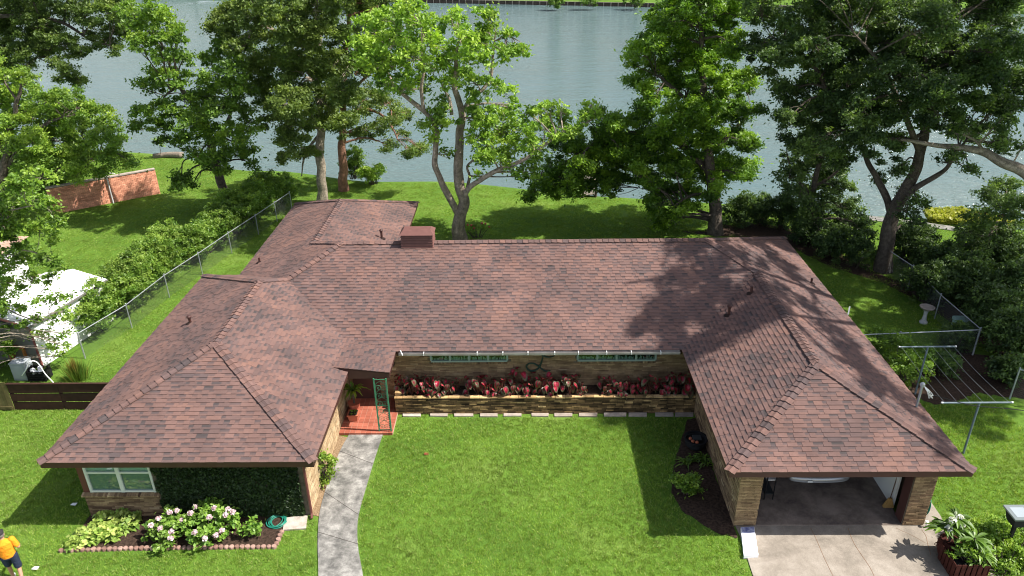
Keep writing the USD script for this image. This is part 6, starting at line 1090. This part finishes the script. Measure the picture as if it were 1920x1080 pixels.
# ------------------------------------------------------------------ the person at the lower left, walking, seen from behind
def figure(base, yaw):
    T = thing('person', 'person in an orange shirt, navy shorts and dark cap at the lower left edge', 'person', base)
    cz, sz = math.cos(yaw), math.sin(yaw)
    def W(p): p = np.asarray(p, float); return np.stack([base[0] + p[..., 0] * cz - p[..., 1] * sz, base[1] + p[..., 0] * sz + p[..., 1] * cz, base[2] + p[..., 2]], -1)
    def ball(c, r): return m3.Manifold.sphere(r, 16).translate([float(x) for x in c])
    def ell(c, r): return m3.Manifold.sphere(1.0, 20).scale([float(x) for x in r]).translate([float(x) for x in c])
    def bone(a, ra, b, rb): return m3.Manifold.batch_hull([ball(a, ra), ball(b, rb)])
    def fin(mf, it=8, ln=.03):
        q = mf.refine_to_length(ln).to_mesh(); t = trimesh.Trimesh(q.vert_properties[:, :3], q.tri_verts); trimesh.smoothing.filter_taubin(t, iterations=it); return t
    def ap(nm, mf, mat_, it=8, ln=.03, parent=None, lab=None): t = fin(mf, it, ln); m = MB(); m.add(W(t.vertices), t.faces); return put(parent or T, nm, m, mat_, smooth=True, label=lab)
    # local frame: +y is the way the figure faces, x to its right
    hipL, hipR, kL, kR, aL, aR = (-.10, 0, .93), (.10, 0, .93), (-.12, .16, .52), (.12, -.03, .50), (-.12, .14, .09), (.13, -.30, .14)
    shL, shR, eL, eR, hL, hR = (-.20, .02, 1.43), (.20, .02, 1.43), (-.27, -.02, 1.15), (.29, -.04, 1.16), (-.24, .17, 1.00), (.25, .17, 1.02)
    head = (0, .07, 1.64)
    bd = m3.Manifold.batch_hull([ell((0, 0, .98), (.16, .11, .10)), ell((0, .01, 1.15), (.155, .115, .1))]) + m3.Manifold.batch_hull([ell((0, .01, 1.15), (.155, .115, .1)), ell((0, .0, 1.36), (.18, .11, .10))])
    bd += bone((0, .01, 1.40), .07, (0, .05, 1.55), .058) + ell(head, (.078, .098, .118)) + ball((0, .165, 1.63), .018) + ell((.08, .06, 1.63), (.012, .024, .033)) + ell((-.08, .06, 1.63), (.012, .024, .033)) + ell((0, .11, 1.575), (.045, .05, .04))
    for a, b_, c_ in ((shL, eL, hL), (shR, eR, hR)): bd += bone(a, .062, b_, .046) + bone(b_, .044, c_, .030)
    for a, b_, c_ in ((hipL, kL, aL), (hipR, kR, aR)): bd += bone(a, .095, b_, .060) + bone(b_, .058, c_, .040)
    for hnd, sx in ((hL, -1), (hR, 1)):
        h = np.array(hnd); pc = h + [0, .06, -.03]; bd += m3.Manifold.batch_hull([ball(h, .028), ball(pc + [.028, .02, 0], .015), ball(pc + [-.028, .02, 0], .015)])
        for k in range(4): f0 = pc + [(-.030 + .020 * k), .025, 0]; f1 = f0 + [0, .036 + .004 * (k in (1, 2)), -.012]; f2 = f1 + [0, .018, -.026]; bd += bone(f0, .0095, f1, .0088) + bone(f1, .0088, f2, .0078)
        t0 = h + [-sx * .025, .03, -.005]; bd += bone(t0, .012, t0 + [-sx * .025, .035, -.012], .0095)
    body = ap('body', bd, 'skin', 4, .022)
    sh = m3.Manifold.batch_hull([ell((0, 0, .94), (.185, .135, .03)), ell((0, .0, 1.15), (.185, .14, .1))]) + m3.Manifold.batch_hull([ell((0, 0, 1.15), (.185, .14, .1)), ell((0, .0, 1.38), (.205, .13, .09)), ball((0, .02, 1.45), .09)]) 
    for a, b_ in ((shL, eL), (shR, eR)): a, b_ = np.array(a), np.array(b_); sh += bone(a, .082, a + (b_ - a) * .75, .072)
    ap('shirt', sh, 'orange_cloth', 10, .03)
    so = ell((0, 0, .93), (.18, .135, .10))
    for a, b_ in ((hipL, kL), (hipR, kR)): a, b_ = np.array(a), np.array(b_); so += bone(a, .112, a + (b_ - a) * .9, .095)
    ap('shorts', so, 'navy_cloth', 10, .03)
    ap('hair', ell((0, .055, 1.65), (.085, .098, .105)) - m3.Manifold.cube([.4, .3, .4], True).translate([0, .24, 1.62]), 'hair_grey', 3, .02)
    cp = ap('cap', (ell((0, .07, 1.70), (.094, .112, .085)) - m3.Manifold.cube([.5, .5, .2], True).translate([0, .1, 1.585])), 'cap_cloth', 2, .02); ap('brim', m3.Manifold.batch_hull([ell((0, .14, 1.69), (.08, .05, .008)), ell((0, .24, 1.675), (.06, .03, .007))]), 'cap_cloth', 1, .02, cp)
    for a in (aL, aR): a = np.array(a); ap('shoe', m3.Manifold.batch_hull([ell(a + [0, -.03, -.03], (.042, .05, .05)), ell(a + [0, .15, -.055], (.045, .06, .03)), ell(a + [0, -.04, -.06], (.04, .045, .03))]), 'shoe', 3, .02)
figure(gr(36, 1088), .55)
# ------------------------------------------------------------------ grass
hard = unary_union([walk_poly, drive_poly.buffer(.02), bed_poly, chip, mul, sbox(PX0, PY0, PX1, PY1), sbox(WX0, WFY, WX1, YL1 - OV), sbox(GX0, GY, GX1, YMN - OV), sbox(XM0 + OV, MWY, GX1, YMN - OV), sbox(XM0 + OV, YM, XN1 - OV, YN1 - OV), sbox(PLX0, PLY - .02, PLX1, MWY)] + st_polys + [soil_r, soil_b.buffer(-.4)])
gmat = usdkit.material(stage, L + 'turf', {
    "g": ("geometry", {}), "a": ("attribute", {"attribute": "tone"}), "r": ("rgb_ramp", {"ramp": [(0, (.100, .175, .022)), (.45, (.190, .300, .040)), (.8, (.285, .375, .075)), (1, (.44, .46, .20))]}),
    "n1": ("noise_texture", {"scale": .45, "detail": 5.0, "roughness": .6}), "n2": ("noise_texture", {"scale": 5.5, "detail": 4.0, "roughness": .7}),
    "m1": ("map_range", {"from_min": .3, "from_max": .7, "to_min": .72, "to_max": 1.26}), "m2": ("map_range", {"from_min": .3, "from_max": .7, "to_min": .58, "to_max": 1.45}),
    "x1": ("mix", {"mix_type": "multiply", "fac": 1.0}), "x2": ("mix", {"mix_type": "multiply", "fac": 1.0}), "tc": ("mix", {"mix_type": "multiply", "fac": 1.0, "color2": (1.5, 1.5, .6)}),
    "p": ("principled_bsdf", {"roughness": .55, "specular_ior_level": .25}), "t": ("translucent_bsdf", {}), "m": ("mix_closure", {"fac": .35})},
    [("a.fac", "r.fac"), ("g.position", "n1.vector"), ("g.position", "n2.vector"), ("n1.fac", "m1.value"), ("n2.fac", "m2.value"), ("r.color", "x1.color1"), ("m1.result", "x1.color2"), ("x1.color", "x2.color1"), ("m2.result", "x2.color2"), ("x2.color", "p.base_color"), ("x2.color", "tc.color1"), ("tc.color", "t.color"), ("p.BSDF", "m.closure1"), ("t.BSDF", "m.closure2")], surface="m.closure")
MATS['turf'] = gmat
def turf_patch(r, size, n, h, w):
    p = r.uniform(-size * .62, size * .62, (n, 2)); a = r.uniform(0, 2 * np.pi, n); ln = h * r.uniform(.5, 1.3, n); lean = r.uniform(.2, 1.0, n) * ln; b = r.uniform(0, 2 * np.pi, n)
    base = np.column_stack([p, np.full(n, -.01)]); wv = np.column_stack([np.cos(a), np.sin(a), 0 * a]) * w; tip = base + np.column_stack([np.cos(b) * lean, np.sin(b) * lean, ln]); mid = base + np.column_stack([np.cos(b) * lean * .3, np.sin(b) * lean * .3, ln * .62])
    V = np.stack([base - wv, base + wv, mid + wv * .8, tip, mid - wv * .8], 1).reshape(-1, 3); i = np.arange(n)[:, None] * 5; F = np.vstack([i + [0, 1, 2], i + [0, 2, 4], i + [4, 2, 3]]); t = np.clip(r.normal(.42, .24, n), 0, 1); t[r.random(n) < .04] = 1
    return MB().add(V, F, np.repeat(t, 5))
def lawn(name, label, region, size, n, h, w, protos, seed, jitter=1.0):
    r = np.random.default_rng(seed); x0, y0, x1, y1 = region.bounds; gx, gy = np.meshgrid(np.arange(x0, x1, size), np.arange(y0, y1, size)); p = np.column_stack([gx.ravel(), gy.ravel()]) + r.uniform(-.5, .5, (gx.size, 2)) * size * jitter
    p = p[shapely.contains_xy(region, p[:, 0], p[:, 1])]; path = fresh('/World', name); pi = UsdGeom.PointInstancer.Define(stage, path); tag(pi.GetPrim(), label, 'grass', None, 'stuff'); pi.GetPrim().SetCustomDataByKey('kind', 'stuff'); targets = []
    for j in range(protos): q = put(path, 'turf_tuft', turf_patch(r, size, n, h, w), 'turf'); targets.append(Sdf.Path(q))
    pi.CreatePrototypesRel().SetTargets(targets); k = len(p); pi.CreateProtoIndicesAttr(Vt.IntArray.FromNumpy(r.integers(0, protos, k).astype(np.int32))); pi.CreatePositionsAttr(Vt.Vec3fArray.FromNumpy(np.column_stack([p, np.zeros(k)]).astype(np.float32)))
    a = r.uniform(0, 2 * np.pi, k); pi.CreateOrientationsAttr(Vt.QuathArray([Gf.Quath(float(math.cos(t / 2)), 0, 0, float(math.sin(t / 2))) for t in a])); s = r.uniform(.85, 1.2, k); pi.CreateScalesAttr(Vt.Vec3fArray.FromNumpy(np.column_stack([s, s, s * r.uniform(.75, 1.25, k)]).astype(np.float32))); return k
near = sbox(-22, 13.4, 17.5, 23.5).difference(hard.buffer(.10)); lawn('front_lawn_grass', 'short bright green grass of the front lawn', near, .16, 38, .072, .0056, 6, 301)
lawn_far = Polygon([(-42, 23.5), (30, 23.5), (34, 45), (-42, 62)]).intersection(Polygon(shore + [(60, 0), (-60, 0)]).buffer(-.3)).difference(hard.buffer(.2)).difference(sbox(-23.5, 24.5, -18.2, 30.2))
lawn('rear_lawn_grass', 'mown green grass beside and behind the house', lawn_far, .40, 120, .050, .0085, 6, 302)
